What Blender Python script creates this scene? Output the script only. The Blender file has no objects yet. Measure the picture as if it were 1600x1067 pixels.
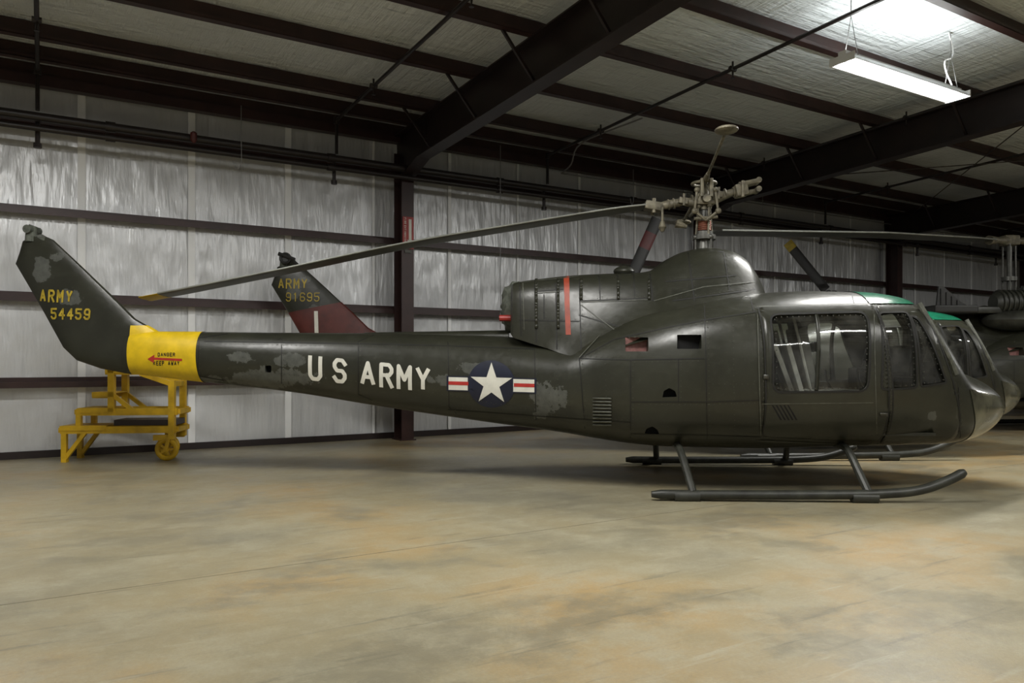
import bpy, bmesh, math, random
import numpy as np
from mathutils import Vector, Matrix
from mathutils.bvhtree import BVHTree
random.seed(4)
scene=bpy.context.scene
COL=scene.collection
F=1200.0; HY=563.0; CH=1.35
CAM=Vector((0,0,CH))
# ------------------------------------------------------------------ camera
cd=bpy.data.cameras.new("camera"); cam=bpy.data.objects.new("camera",cd); COL.objects.link(cam)
cam.location=CAM; cam.rotation_euler=(math.radians(90),0,0)
cd.sensor_width=36; cd.lens=27; cd.shift_y=29.5/1600; cd.clip_end=200
scene.camera=cam
def ray(px,py): return Vector(((px-800)/F,1.0,(HY-py)/F))
# ------------------------------------------------------------------ materials
def mat_base(name):
    m=bpy.data.materials.new(name); m.use_nodes=True
    nt=m.node_tree; b=nt.nodes["Principled BSDF"]; return m,nt,b
def N(nt,t,**k):
    n=nt.nodes.new(t)
    for a,v in k.items():
        if a in n.inputs: n.inputs[a].default_value=v
        else: setattr(n,a,v)
    return n
def ramp(nt,fac,stops):
    r=nt.nodes.new("ShaderNodeValToRGB"); e=r.color_ramp.elements
    while len(e)<len(stops): e.new(0.5)
    for i,(p,c) in enumerate(stops): e[i].position=p; e[i].color=(c[0],c[1],c[2],1) if len(c)==3 else c
    nt.links.new(fac,r.inputs[0]); return r.outputs[0]
def mixc(nt,fac,a,b):
    m=nt.nodes.new("ShaderNodeMix"); m.data_type='RGBA'
    for v,i in ((fac,0),(a,6),(b,7)):
        if hasattr(v,"links"): nt.links.new(v,m.inputs[i])
        else: m.inputs[i].default_value=v if i==0 else (v[0],v[1],v[2],1)
    return m.outputs[2]
def math_(nt,op,a,b=None,clamp=False):
    m=nt.nodes.new("ShaderNodeMath"); m.operation=op; m.use_clamp=clamp
    for v,i in ((a,0),(b,1)):
        if v is None: continue
        if hasattr(v,"links"): nt.links.new(v,m.inputs[i])
        else: m.inputs[i].default_value=v
    return m.outputs[0]
def noise(nt,vec,scale,detail=4,rough=.55):
    n=N(nt,"ShaderNodeTexNoise"); n.inputs["Scale"].default_value=scale; n.inputs["Detail"].default_value=detail; n.inputs["Roughness"].default_value=rough
    if vec is not None: nt.links.new(vec,n.inputs["Vector"])
    return n.outputs["Fac"]
def mapping(nt,scale,rot=(0,0,0),coord="Object"):
    tc=nt.nodes.new("ShaderNodeTexCoord"); mp=nt.nodes.new("ShaderNodeMapping")
    mp.inputs["Scale"].default_value=scale; mp.inputs["Rotation"].default_value=rot
    nt.links.new(tc.outputs[coord],mp.inputs["Vector"]); return mp.outputs[0]
def simple(name,col,rough=.5,metal=0,var=.25,scale=6,bump=0):
    m,nt,b=mat_base(name)
    v=mapping(nt,(1,1,1)); n=noise(nt,v,scale)
    c0=[c*(1-var) for c in col]; c1=[min(1,c*(1+var)) for c in col]
    nt.links.new(ramp(nt,n,[(.3,c0),(.7,c1)]),b.inputs["Base Color"])
    b.inputs["Roughness"].default_value=rough; b.inputs["Metallic"].default_value=metal
    if bump:
        bp=N(nt,"ShaderNodeBump"); bp.inputs["Strength"].default_value=bump; bp.inputs["Distance"].default_value=.01
        nt.links.new(noise(nt,v,scale*6),bp.inputs["Height"]); nt.links.new(bp.outputs[0],b.inputs["Normal"])
    return m
def olive(name,patches=(),col=(.0215,.0222,.0150)):
    m,nt,b=mat_base(name)
    v=mapping(nt,(1,1,1))
    n1=noise(nt,v,2.2,5); n2=noise(nt,v,14,5,.65); n6=noise(nt,mapping(nt,(.8,.8,3.0)),2.0,6,.65)
    base=ramp(nt,n1,[(.3,[c*.75 for c in col]),(.7,[c*1.3 for c in col])])
    base=mixc(nt,ramp(nt,n2,[(.55,(0,0,0)),(.75,(.3,.3,.3))]),base,[c*2.0 for c in col])
    base=mixc(nt,ramp(nt,n6,[(.56,(0,0,0)),(.72,(.25,.25,.25))]),base,(.050,.052,.040))
    n5=noise(nt,mapping(nt,(1,1,1)),38,3,.6)
    base=mixc(nt,ramp(nt,n5,[(.68,(0,0,0)),(.73,(.4,.4,.4))]),base,(.065,.067,.055))
    if patches:
        sp=nt.nodes.new("ShaderNodeSeparateXYZ"); nt.links.new(v,sp.inputs[0])
        tot=None
        for (cx,cz,rx,rz) in patches:
            dx=math_(nt,'DIVIDE',math_(nt,'SUBTRACT',sp.outputs[0],cx),rx)
            dz=math_(nt,'DIVIDE',math_(nt,'SUBTRACT',sp.outputs[2],cz),rz)
            d=math_(nt,'SUBTRACT',1.0,math_(nt,'ADD',math_(nt,'MULTIPLY',dx,dx),math_(nt,'MULTIPLY',dz,dz)))
            tot=d if tot is None else math_(nt,'MAXIMUM',tot,d)
        tot=math_(nt,'MAXIMUM',tot,-1.0)
        nz=noise(nt,v,8,7,.68)
        msk=math_(nt,'ADD',math_(nt,'MULTIPLY',tot,.26),nz)
        mk=ramp(nt,msk,[(.59,(0,0,0)),(.60,(1,1,1))])
        base=mixc(nt,mk,base,mixc(nt,n2,(.03,.032,.029),(.125,.13,.115)))
    nt.links.new(base,b.inputs["Base Color"])
    nt.links.new(ramp(nt,n2,[(.3,(.28,.28,.28)),(.8,(.42,.42,.42))]),b.inputs["Roughness"])
    bp=N(nt,"ShaderNodeBump"); bp.inputs["Strength"].default_value=.3; bp.inputs["Distance"].default_value=.014
    nt.links.new(noise(nt,v,4,3),bp.inputs["Height"]); nt.links.new(bp.outputs[0],b.inputs["Normal"])
    return m
def emis(name,col,s):
    m,nt,b=mat_base(name); b.inputs["Emission Color"].default_value=(*col,1); b.inputs["Emission Strength"].default_value=s
    b.inputs["Base Color"].default_value=(*col,1); return m
def glassm(name,tint=(.92,.94,.91),gl=.10):
    m=bpy.data.materials.new(name); m.use_nodes=True; nt=m.node_tree; nt.nodes.remove(nt.nodes["Principled BSDF"])
    out=nt.nodes["Material Output"]
    t=N(nt,"ShaderNodeBsdfTransparent"); t.inputs[0].default_value=(*tint,1)
    g=N(nt,"ShaderNodeBsdfGlossy"); g.inputs["Roughness"].default_value=.05; g.inputs[0].default_value=(.9,.9,.9,1)
    fr=N(nt,"ShaderNodeFresnel"); fr.inputs[0].default_value=1.42
    d=N(nt,"ShaderNodeBsdfDiffuse"); d.inputs[0].default_value=(.28,.28,.25,1)
    nz=noise(nt,mapping(nt,(1,1,1)),5,5)
    mx0=N(nt,"ShaderNodeMixShader"); nt.links.new(ramp(nt,nz,[(.4,(.02,.02,.02)),(.8,(.2,.2,.2))]),mx0.inputs[0])
    nt.links.new(t.outputs[0],mx0.inputs[1]); nt.links.new(d.outputs[0],mx0.inputs[2])
    mx=N(nt,"ShaderNodeMixShader"); nt.links.new(math_(nt,'ADD',fr.outputs[0],gl*.3,True),mx.inputs[0])
    nt.links.new(mx0.outputs[0],mx.inputs[1]); nt.links.new(g.outputs[0],mx.inputs[2]); nt.links.new(mx.outputs[0],out.inputs[0])
    return m
M={}
M['steel']=simple("maroon_steel",(.034,.014,.012),.45,0,.3,3)
M['steel_dark']=simple("dark_steel",(.018,.010,.009),.45,0,.3,3)
M['tape']=simple("seam_tape",(.95,.96,.96),.7,0,.03,3)
M['pipe']=simple("pipe_black",(.018,.013,.012),.4,0,.3,5)
M['redp']=simple("red_paint",(.30,.02,.015),.45,0,.2,5)
M['redd']=simple("dull_red_paint",(.09,.015,.012),.5,0,.2,5)
M['yellow']=simple("yellow_paint",(.66,.45,.008),.45,0,.15,7)
M['yelldk']=simple("yellow_cart_paint",(.60,.37,.010),.5,0,.25,5)
M['white']=simple("white_paint",(.66,.65,.58),.5,0,.10,9)
M['navy']=simple("navy_paint",(.008,.011,.028),.45,0,.2,9)
M['redst']=simple("red_stripe",(.42,.028,.022),.5,0,.15,9)
M['orange']=simple("orange_band",(.28,.040,.016),.5,0,.25,9)
M['ltyel']=simple("yellow_lettering",(.42,.31,.03),.5,0,.25,12)
M['black']=simple("black_rubber",(.014,.014,.013),.45,0,.2,8)
M['hole']=simple("opening_shade",(.004,.004,.004),.9,0,.2,8)  # black that paints the shade inside openings and slots
M['seam']=simple("panel_seam_dark",(.006,.006,.005),.6,0,.2,8)
M['seaml']=simple("worn_edge",(.075,.078,.062),.5,0,.4,18)  # pale tone for worn edges, small parts and painted ridge highlights
M['rivet']=simple("rivet_head",(.042,.043,.033),.45,0,.4,18)
M['hub']=simple("hub_metal",(.15,.135,.095),.5,.2,.55,14,.4)
M['grey']=simple("grey_metal",(.11,.11,.10),.4,.5,.35,8)
M['copper']=simple("copper_metal",(.22,.08,.05),.45,.4,.3,10)
M['blade']=simple("blade_olive_grey",(.075,.08,.07),.4,.1,.3,4)
M['edge']=simple("blade_edge_metal",(.27,.28,.26),.35,.3,.2,4)
M['skid']=simple("skid_paint",(.026,.027,.021),.45,0,.5,8)
M['seat']=simple("seat_fabric",(.11,.11,.10),.8,0,.3,8)
M['seatl']=simple("seat_frame_light",(.36,.36,.34),.5,0,.3,8)
M['green']=simple("green_roof_glazing",(.008,.14,.075),.22,0,.25,4)
M['cloth']=simple("grey_cover_cloth",(.085,.093,.075),.8,0,.45,12,.5)
M['chin']=simple("hazed_chin_glazing",(.115,.112,.078),.12,.25,.5,4)
M['fxwhite']=simple("fixture_white",(.8,.8,.8),.4,0,.03,3)
M['tube']=emis("lit_tube",(.95,.98,1.0),14)
M['pink']=simple("faded_red_label",(.22,.10,.09),.7,0,.3,20)
M['wire']=simple("wire_grey",(.25,.25,.25),.5,.3,.1,5)
M['bladered']=simple("blade_red",(.11,.012,.012),.45,0,.2,8)
M['finred']=simple("fin_red_band",(.085,.015,.011),.5,0,.3,6)
M['glass']=glassm("cabin_glass")
def wallmat(name,col):
    m,nt,b=mat_base(name)
    v=mapping(nt,(1,1,1)); vs=mapping(nt,(3.6,3.6,.6),(0,.14,0)); vs2=mapping(nt,(1.2,1.2,.8)); vs3=mapping(nt,(10,10,1.8),(0,-.16,0))
    n1=noise(nt,v,.7,4); n2=noise(nt,vs,1.4,3,.5); n3=noise(nt,vs2,1.0,2); n4=noise(nt,vs3,1.3,4,.6); n7=noise(nt,v,9,4,.6)
    base=ramp(nt,n1,[(.3,[c*.92 for c in col]),(.7,[c*1.03 for c in col])])
    base=mixc(nt,ramp(nt,n7,[(.4,(.2,.2,.2)),(.7,(0,0,0))]),base,[c*.85 for c in col])
    nt.links.new(base,b.inputs["Base Color"]); b.inputs["Roughness"].default_value=.30; b.inputs["Metallic"].default_value=.18
    h=math_(nt,'ADD',math_(nt,'ADD',math_(nt,'MULTIPLY',n2,.6),n3),math_(nt,'MULTIPLY',n4,.13))
    bp=N(nt,"ShaderNodeBump"); bp.inputs["Strength"].default_value=.9; bp.inputs["Distance"].default_value=.085
    nt.links.new(h,bp.inputs["Height"]); nt.links.new(bp.outputs[0],b.inputs["Normal"])
    return m
M['wall']=wallmat("insulation_vinyl",(.69,.70,.71))
def ceilmat():
    m,nt,b=mat_base("ceiling_vinyl")
    v=mapping(nt,(1,1,1)); vs=mapping(nt,(1.2,9,1)); vs2=mapping(nt,(7,.8,1))
    n1=noise(nt,v,.6,4); n2=noise(nt,vs,1.5,4,.6); n3=noise(nt,vs2,1.5,4,.6)
    nt.links.new(ramp(nt,n1,[(.3,(.68,.72,.75)),(.7,(.80,.85,.88))]),b.inputs["Base Color"]); b.inputs["Roughness"].default_value=.38
    bp=N(nt,"ShaderNodeBump"); bp.inputs["Strength"].default_value=1.0; bp.inputs["Distance"].default_value=.06
    nt.links.new(math_(nt,'ADD',n2,n3),bp.inputs["Height"]); nt.links.new(bp.outputs[0],b.inputs["Normal"])
    return m
M['ceil']=ceilmat()
def floormat():
    m,nt,b=mat_base("stained_concrete")
    v=mapping(nt,(1,1,1)); v2=mapping(nt,(1,1.2,1),(0,0,math.radians(31))); v3=mapping(nt,(.5,6,1),(0,0,math.radians(-25))); v4=mapping(nt,(.6,7,1),(0,0,math.radians(20)))
    n1=noise(nt,v,.36,4,.55); n2=noise(nt,v2,1.6,12,.74); n3=noise(nt,v,60,4,.7); n4=noise(nt,v2,.75,12,.74); n5=noise(nt,v3,1.6,10,.74); n6=noise(nt,v,7,10,.78); n8=noise(nt,v4,1.5,10,.76)
    base=ramp(nt,n1,[(.36,(.225,.205,.14)),(.5,(.285,.24,.142)),(.62,(.365,.255,.115))])
    base=mixc(nt,ramp(nt,n2,[(.47,(0,0,0)),(.62,(.65,.65,.65))]),base,(.335,.31,.22))
    base=mixc(nt,ramp(nt,n4,[(.51,(0,0,0)),(.60,(.7,.7,.7))]),base,(.19,.172,.12))
    base=mixc(nt,ramp(nt,n5,[(.57,(0,0,0)),(.66,(.65,.65,.65))]),base,(.125,.117,.085))
    base=mixc(nt,ramp(nt,n8,[(.58,(0,0,0)),(.66,(.5,.5,.5))]),base,(.39,.37,.28))
    base=mixc(nt,ramp(nt,n6,[(.50,(0,0,0)),(.64,(.35,.35,.35))]),base,(.37,.34,.24))
    base=mixc(nt,ramp(nt,n3,[(.35,(.25,.25,.25)),(.6,(0,0,0))]),base,(.17,.155,.11))
    nt.links.new(base,b.inputs["Base Color"])
    nt.links.new(ramp(nt,n4,[(.4,(.48,.48,.48)),(.65,(.32,.32,.32))]),b.inputs["Roughness"])
    bp=N(nt,"ShaderNodeBump"); bp.inputs["Strength"].default_value=.2; bp.inputs["Distance"].default_value=.006
    nt.links.new(math_(nt,'ADD',n3,n6),bp.inputs["Height"]); nt.links.new(bp.outputs[0],b.inputs["Normal"])
    return m
M['floor']=floormat()
# ------------------------------------------------------------------ mesh utils
def finish(name,src,mat,parent=None,smooth=False,label=None,cat=None,group=None,kind=None,auto=35,mw=None):
    if isinstance(src,bmesh.types.BMesh):
        me=bpy.data.meshes.new(name); bmesh.ops.recalc_face_normals(src,faces=src.faces); src.to_mesh(me); src.free()
    else: me=src
    me.name=name
    for mm in (mat if isinstance(mat,(list,tuple)) else [mat]): me.materials.append(mm)
    if smooth:
        me.polygons.foreach_set("use_smooth",[True]*len(me.polygons))
        b=bmesh.new(); b.from_mesh(me); a=math.radians(auto)
        for e in b.edges:
            if len(e.link_faces)==2 and e.calc_face_angle(0)>a: e.smooth=False
        b.to_mesh(me); b.free()
    o=bpy.data.objects.new(name,me); COL.objects.link(o)
    if parent is not None: o.parent=parent
    if mw is not None: o.matrix_world=mw
    if label: o["label"]=label
    if cat: o["category"]=cat
    if group: o["group"]=group
    if kind: o["kind"]=kind
    return o
def empty(name,loc,rotz,label,cat,group=None):
    o=bpy.data.objects.new(name,None); o.empty_display_size=.3; COL.objects.link(o)
    o.location=loc; o.rotation_euler=(0,0,rotz); o["label"]=label; o["category"]=cat
    if group: o["group"]=group
    return o
def bm_box(bm,c,s,rot=None,bevel=0):
    m=Matrix.Translation(Vector(c))
    if rot is not None: m=m@(rot.to_4x4() if isinstance(rot,Matrix) else Matrix.Rotation(rot,4,'Z'))
    m=m@Matrix.Diagonal((s[0],s[1],s[2],1))
    r=bmesh.ops.create_cube(bm,size=1,matrix=m)
    if bevel:
        es=set()
        for v in r['verts']: es.update(v.link_edges)
        bmesh.ops.bevel(bm,geom=list(es),offset=bevel,segments=2,affect='EDGES',profile=.6)
def bm_beam(bm,p0,p1,w,h,up=Vector((0,0,1)),bevel=0):
    p0=Vector(p0);p1=Vector(p1);d=(p1-p0);L=d.length;d.normalize()
    side=up.cross(d)
    if side.length<1e-4: side=Vector((1,0,0)).cross(d)
    side.normalize(); u=d.cross(side)
    R=Matrix((d,side,u)).transposed()
    bm_box(bm,(p0+p1)/2,(L,w,h),R,bevel)
def bm_tube(bm,pts,r,n=10,cap=True,flat=None):
    pts=[Vector(p) for p in pts]; k=len(pts)
    rs=r if isinstance(r,(list,tuple)) else [r]*k
    t=(pts[1]-pts[0]).normalized(); a=Vector((0,0,1)) if abs(t.z)<.9 else Vector((1,0,0))
    x=t.cross(a).normalized(); rings=[]
    for i,p in enumerate(pts):
        if i==0: t=(pts[1]-p)
        elif i==k-1: t=(p-pts[i-1])
        else: t=(pts[i+1]-p).normalized()+(p-pts[i-1]).normalized()
        t.normalize(); x=(x-t*x.dot(t)).normalized(); y=t.cross(x)
        rings.append([bm.verts.new(p+(x*math.cos(2*math.pi*j/n)+y*math.sin(2*math.pi*j/n))*rs[i]) for j in range(n)])
    for i in range(k-1):
        for j in range(n): bm.faces.new((rings[i][j],rings[i][(j+1)%n],rings[i+1][(j+1)%n],rings[i+1][j]))
    if cap:
        bm.faces.new(rings[0][::-1]); bm.faces.new(rings[-1])
def bm_torus(bm,c,axis,R,r,n=28,m=10):
    axis=Vector(axis).normalized(); a=axis.orthogonal().normalized(); b=axis.cross(a); c=Vector(c); rings=[]
    for i in range(n):
        t=2*math.pi*i/n; d=a*math.cos(t)+b*math.sin(t)
        rings.append([bm.verts.new(c+d*(R+r*math.cos(2*math.pi*j/m))+axis*r*math.sin(2*math.pi*j/m)) for j in range(m)])
    for i in range(n):
        for j in range(m): bm.faces.new((rings[i][j],rings[(i+1)%n][j],rings[(i+1)%n][(j+1)%m],rings[i][(j+1)%m]))
def bm_ell(bm,c,s,n=16):
    bmesh.ops.create_uvsphere(bm,u_segments=n,v_segments=max(8,n//2),radius=1,matrix=Matrix.Translation(Vector(c))@Matrix.Diagonal((s[0],s[1],s[2],1)))
def bm_loft(bm,rings):
    vs=[[bm.verts.new(p) for p in r] for r in rings]; n=len(vs[0])
    for i in range(len(vs)-1):
        for j in range(n): bm.faces.new((vs[i][j],vs[i][(j+1)%n],vs[i+1][(j+1)%n],vs[i+1][j]))
    bm.faces.new(vs[0][::-1]); bm.faces.new(vs[-1])
def smoothcurve(pts,sub=6):
    pts=[Vector(p) for p in pts]; out=[]
    P=[pts[0]*2-pts[1]]+pts+[pts[-1]*2-pts[-2]]
    for i in range(1,len(P)-2):
        for k in range(sub):
            t=k/sub; a,b,c,d=P[i-1:i+3]
            out.append(.5*((2*b)+(-a+c)*t+(2*a-5*b+4*c-d)*t*t+(-a+3*b-3*c+d)*t**3))
    out.append(pts[-1]); return out
def pchip(X,Y,xs):
    X=np.array(X,float);Y=np.array(Y,float); h=np.diff(X); dl=np.diff(Y)/h; n=len(X); m=np.zeros(n)
    for i in range(1,n-1):
        if dl[i-1]*dl[i]>0:
            w1=2*h[i]+h[i-1]; w2=h[i]+2*h[i-1]; m[i]=(w1+w2)/(w1/dl[i-1]+w2/dl[i])
    m[0]=dl[0]; m[-1]=dl[-1]; out=[]
    for x in np.atleast_1d(xs):
        i=min(max(np.searchsorted(X,x)-1,0),n-2); t=(x-X[i])/h[i]; t=min(max(t,0),1)
        out.append((2*t**3-3*t*t+1)*Y[i]+(t**3-2*t*t+t)*h[i]*m[i]+(-2*t**3+3*t*t)*Y[i+1]+(t**3-t*t)*h[i]*m[i+1])
    return np.array(out)
def roundpoly(pts,r,seg=4):
    out=[];n=len(pts)
    for i in range(n):
        a=Vector(pts[i-1]);b=Vector(pts[i]);c=Vector(pts[(i+1)%n])
        d1=(a-b);d2=(c-b);rr=min(r,d1.length*.45,d2.length*.45);p=b+d1.normalized()*rr;q=b+d2.normalized()*rr
        for k in range(seg+1):
            t=k/seg; out.append(tuple((1-t)**2*p+2*t*(1-t)*b+t*t*q))
    return out
# ------------------------------------------------------------------ hangar frame
U=Vector((.8535,.5215,0)).normalized(); NI=Vector((U.y,-U.x,0)); WANG=math.atan2(U.y,U.x)
WO=Vector((-1.757,13.6,0))
def W(s,d,z): return WO+U*s+NI*d+Vector((0,0,z))
SL=.035
def zp(d): return 5.2+SL*d
RS0,RS1,RD=-13.0,34.0,23.0
WM=Matrix.Translation(WO)@Matrix.Rotation(WANG,4,'Z')
def L(s,d,z): return Vector((s,-d,z))
bm=bmesh.new(); bm_box(bm,((RS0+RS1)/2,-RD/2,-.1),(RS1-RS0+.6,RD+.6,.2)); finish("floor",bm,M['floor'],kind="structure",mw=WM,label="stained tan concrete hangar floor")
bm=bmesh.new(); bmesh.ops.create_grid(bm,x_segments=4,y_segments=4,size=.5,matrix=Matrix.Translation(L((RS0+RS1)/2,-.01,2.75))@Matrix.Rotation(math.pi/2,4,'X')@Matrix.Diagonal((RS1-RS0,5.5,1,1)))
finish("wall_back",bm,M['wall'],kind="structure",mw=WM,label="white vinyl insulated metal building wall")
for nm,s,dd,w,l in (("wall_left",RS0,RD/2,.1,RD),("wall_right",RS1,RD/2,.1,RD),("wall_front",(RS0+RS1)/2,RD,RS1-RS0,.1)):
    bm=bmesh.new(); bm_box(bm,L(s,dd,3.1),(w,l,6.2)); finish(nm,bm,M['wall'],kind="structure",mw=WM,label="insulated metal building wall")
bm=bmesh.new()
a=[L(RS0,-.05,zp(0)+.22),L(RS1,-.05,zp(0)+.22),L(RS1,RD,zp(RD)+.22),L(RS0,RD,zp(RD)+.22)]
lo=[bm.verts.new(p) for p in a]; hi=[bm.verts.new(p+Vector((0,0,.08))) for p in a]
bm.faces.new(lo); bm.faces.new(hi[::-1])
for i in range(4): bm.faces.new((lo[i],lo[(i+1)%4],hi[(i+1)%4],hi[i]))
finish("ceiling",bm,M['ceil'],kind="structure",mw=WM,label="white vinyl insulation under a sloped roof")
bm=bmesh.new(); bm_box(bm,L((RS0+RS1)/2,.03,.05),(RS1-RS0,.05,.1)); finish("baseboard_back",bm,M['steel_dark'],kind="structure",mw=WM)
k=0; s=-5.12-1.46*3
while s<26:
    k+=1
    bm=bmesh.new(); w=.10 if -5.3<s<-2 else (.04 if k%2 else .06)
    bm_box(bm,L(s,.012,2.6),(w,.02,5.2)); finish("trim_%d"%k,bm,M['tape'],kind="structure",mw=WM)
    s+=1.46
k+=1
bm=bmesh.new()
pa=Vector((-2.37,4.51,0)); dj=(pa-WO).dot(NI)
bm_box(bm,L(5,dj,.0008),(30,.004,.0016)); finish("trim_%d"%k,bm,simple("joint_dark",(.17,.155,.105),.8),kind="structure",mw=WM)
for z in (1.05,2.23,3.42,4.60):
    bm=bmesh.new(); bm_box(bm,L((RS0+RS1)/2,.10,z),(RS1-RS0-.2,.17,.012)); bm_box(bm,L((RS0+RS1)/2,.19,z-.035),(RS1-RS0-.2,.012,.082)); bm_box(bm,L((RS0+RS1)/2,.02,z+.03),(RS1-RS0-.2,.012,.07))
    finish("wall_girt",bm,M['steel'],mw=WM,label="dark maroon horizontal steel girt on the wall",cat="steel beam",group="wall girts")
CS=[-.335+7.04*i for i in range(-1,5)]
for s in CS:
    bm=bmesh.new()
    bm_box(bm,L(s,.22,2.45),(.22,.014,4.9)); bm_box(bm,L(s,.54,2.25),(.22,.014,4.5)); bm_box(bm,L(s,.38,2.4),(.012,.31,4.8)); bm_box(bm,L(s,.38,.01),(.28,.4,.02))
    finish("steel_column",bm,M['steel'],mw=WM,label="maroon steel wide flange column against the wall",cat="column",group="wall columns")
    bm=bmesh.new()
    def rp(d,off): return L(s,d,zp(d)+off)
    bm_beam(bm,rp(.1,-.012),rp(RD-.1,-.012),.24,.022); bm_beam(bm,rp(1.15,-.60),rp(RD-.1,-.56),.24,.022)
    bm_beam(bm,rp(.1,-.30),rp(RD-.1,-.29),.012,.58)
    bm_beam(bm,L(s,.55,4.45),rp(1.15,-.60),.24,.022)
    hv=[L(s,.2,4.45),L(s,.56,4.45),rp(1.2,-.60),rp(1.2,-.02),L(s,.2,zp(.2)-.02)]
    f=[bm.verts.new(p+Vector((-.008,0,0))) for p in hv]; g=[bm.verts.new(p+Vector((.008,0,0))) for p in hv]
    bm.faces.new(f); bm.faces.new(g[::-1])
    for i in range(5): bm.faces.new((f[i],f[(i+1)%5],g[(i+1)%5],g[i]))
    bm_beam(bm,rp(1.2,-.02),rp(1.2,-.60),.20,.02,up=Vector((1,0,0)))
    for q in range(1,8):
        dd=1.5*q
        for sg_ in (-1,1): bm_beam(bm,rp(dd,-.55)+Vector((sg_*.02,0,0)),rp(dd,.02)+Vector((sg_*.50,0,0)),.035,.035)
    finish("roof_rafter",bm,M['steel_dark'],mw=WM,label="deep maroon steel rafter carrying the roof",cat="steel beam",group="roof rafters")
ds=[.12,.78]+[1.5*i for i in range(1,16)]
for ks,d in enumerate(ds):
    if d>=RD: break
    z=zp(d)+.005
    bm=bmesh.new(); c=(RS0+RS1)/2; l=RS1-RS0-.2
    bm_box(bm,L(c,d,z+.11),(l,.03,.20)); bm_box(bm,L(c,d+.04,z+.006),(l,.11,.012)); bm_box(bm,L(c,d-.03,z+.208),(l,.08,.01)); bm_box(bm,L(c,d+.09,z+.022),(l,.01,.045))
    if not ks: bm_box(bm,L(c,d+.05,z-.05),(l,.15,.13))
    finish("roof_purlin",bm,M['steel'],mw=WM,label="maroon steel purlin running under the roof",cat="steel beam",group="roof purlins")
for z,r in ((4.55,.06),(4.40,.04)):
    bm=bmesh.new(); bm_tube(bm,[L(RS0+.2,.66,z),L(RS1-.2,.66,z)],r,12)
    x=RS0+2
    while x<RS1-1:
        bm_tube(bm,[L(x-.06,.66,z),L(x+.06,.66,z)],r+.014,12); x+=3.1
    finish("sprinkler_main_pipe",bm,M['pipe'],smooth=True,mw=WM,label="black sprinkler main pipe running along the wall",cat="pipe",group="sprinkler mains")
for i in range(-1,6):
    s=-1.61+4.04*i
    root=empty("sprinkler_branch",W(s,.66,4.53),WANG,"thin black sprinkler branch pipe hung beneath the roof purlins","pipe","sprinkler branches")
    bm=bmesh.new(); z0=zp(.66)-.06
    bm_tube(bm,[(0,0,z0-4.53),(0,-(RD-2),zp(RD-2+.66)-.06-4.53)],.026,8)
    bm_tube(bm,[(0,0,z0-4.53+.02),(0,0,.10)],.026,8); bm_tube(bm,[(0,.12,.0),(0,.12,-.32)],.03,8); bm_tube(bm,[(0,.12,-.30),(0,.12,-.36)],.05,8)
    bm_tube(bm,[(0,0,z0-4.53-.06),(0,0,z0-4.53+.05)],.045,10)
    finish("pipe",bm,M['pipe'],root,True)
    for q in range(3):
        dd=1.6+q*2.9; bm=bmesh.new(); zz=zp(dd+.66)-.06-4.53
        bm_tube(bm,[(0,-dd,zz+.1),(0,-dd,zz-.05),(0,-dd,zz-.12)],[.014,.014,.006],8); bm_tube(bm,[(0,-dd,zz-.12),(0,-dd,zz-.128)],.03,10); bm_tube(bm,[(-.05,-dd,zz),(.05,-dd,zz)],.036,8)
        finish("sprinkler_head",bm,M['pipe'],root,True)
s=-3.75
bm=bmesh.new(); bm_tube(bm,[L(s,.78,4.46),L(s,.78,4.50),L(s,.78,4.60),L(s,.78,4.62)],[.02,.045,.045,.02],12); bm_tube(bm,[L(s,.725,4.55),L(s,.78,4.55)],.03,10)
finish("sprinkler_valve",bm,M['redd'],smooth=True,mw=WM,label="small dull red valve fitting on the sprinkler pipe",cat="valve")
for (s,d,z0,z1,bend) in ((-3.1,.8,5.1,4.25,.12),(1.3,.85,5.15,1.9,0),(4.3,.9,5.1,4.5,.08),(7.9,1.0,5.1,4.55,.0)):
    bm=bmesh.new()
    pts=[L(s,d,z0),L(s,d,(z0+z1)/2),L(s,d,z1)]
    if bend: pts+= [L(s-bend*.5,d,z1-.1),L(s-bend,d,z1+.02)]
    bm_tube(bm,smoothcurve(pts,4),.006,6)
    finish("hanging_wire",bm,M['wire'],smooth=True,mw=WM,label="thin loose grey wire hanging by the wall",cat="wire",group="hanging wires")
for (s0,d0,s1,d1,o_) in ((6.9,1,13.5,7.5,-.10),(13.5,1,6.9,7.5,-.14)):
    bm=bmesh.new(); bm_tube(bm,[L(s0,d0,zp(d0)+o_),L(s1,d1,zp(d1)+o_)],.010,6)
    finish("brace_rod",bm,M['steel_dark'],mw=WM,label="thin steel cross bracing rod below the roof",cat="rod",group="roof brace rods")
bm=bmesh.new(); bm_tube(bm,[L(3,.30,4.98),L(20,.30,4.98)],.014,8); bm_tube(bm,smoothcurve([L(3,.30,4.98),L(2.8,.9,5.0),L(2.6,1.5,zp(1.5)-.03),L(2.7,3,zp(3)-.03)],5),.014,8)
finish("electrical_conduit",bm,M['wire'],smooth=True,mw=WM,label="thin grey electrical conduit by the roof edge",cat="conduit")
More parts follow.
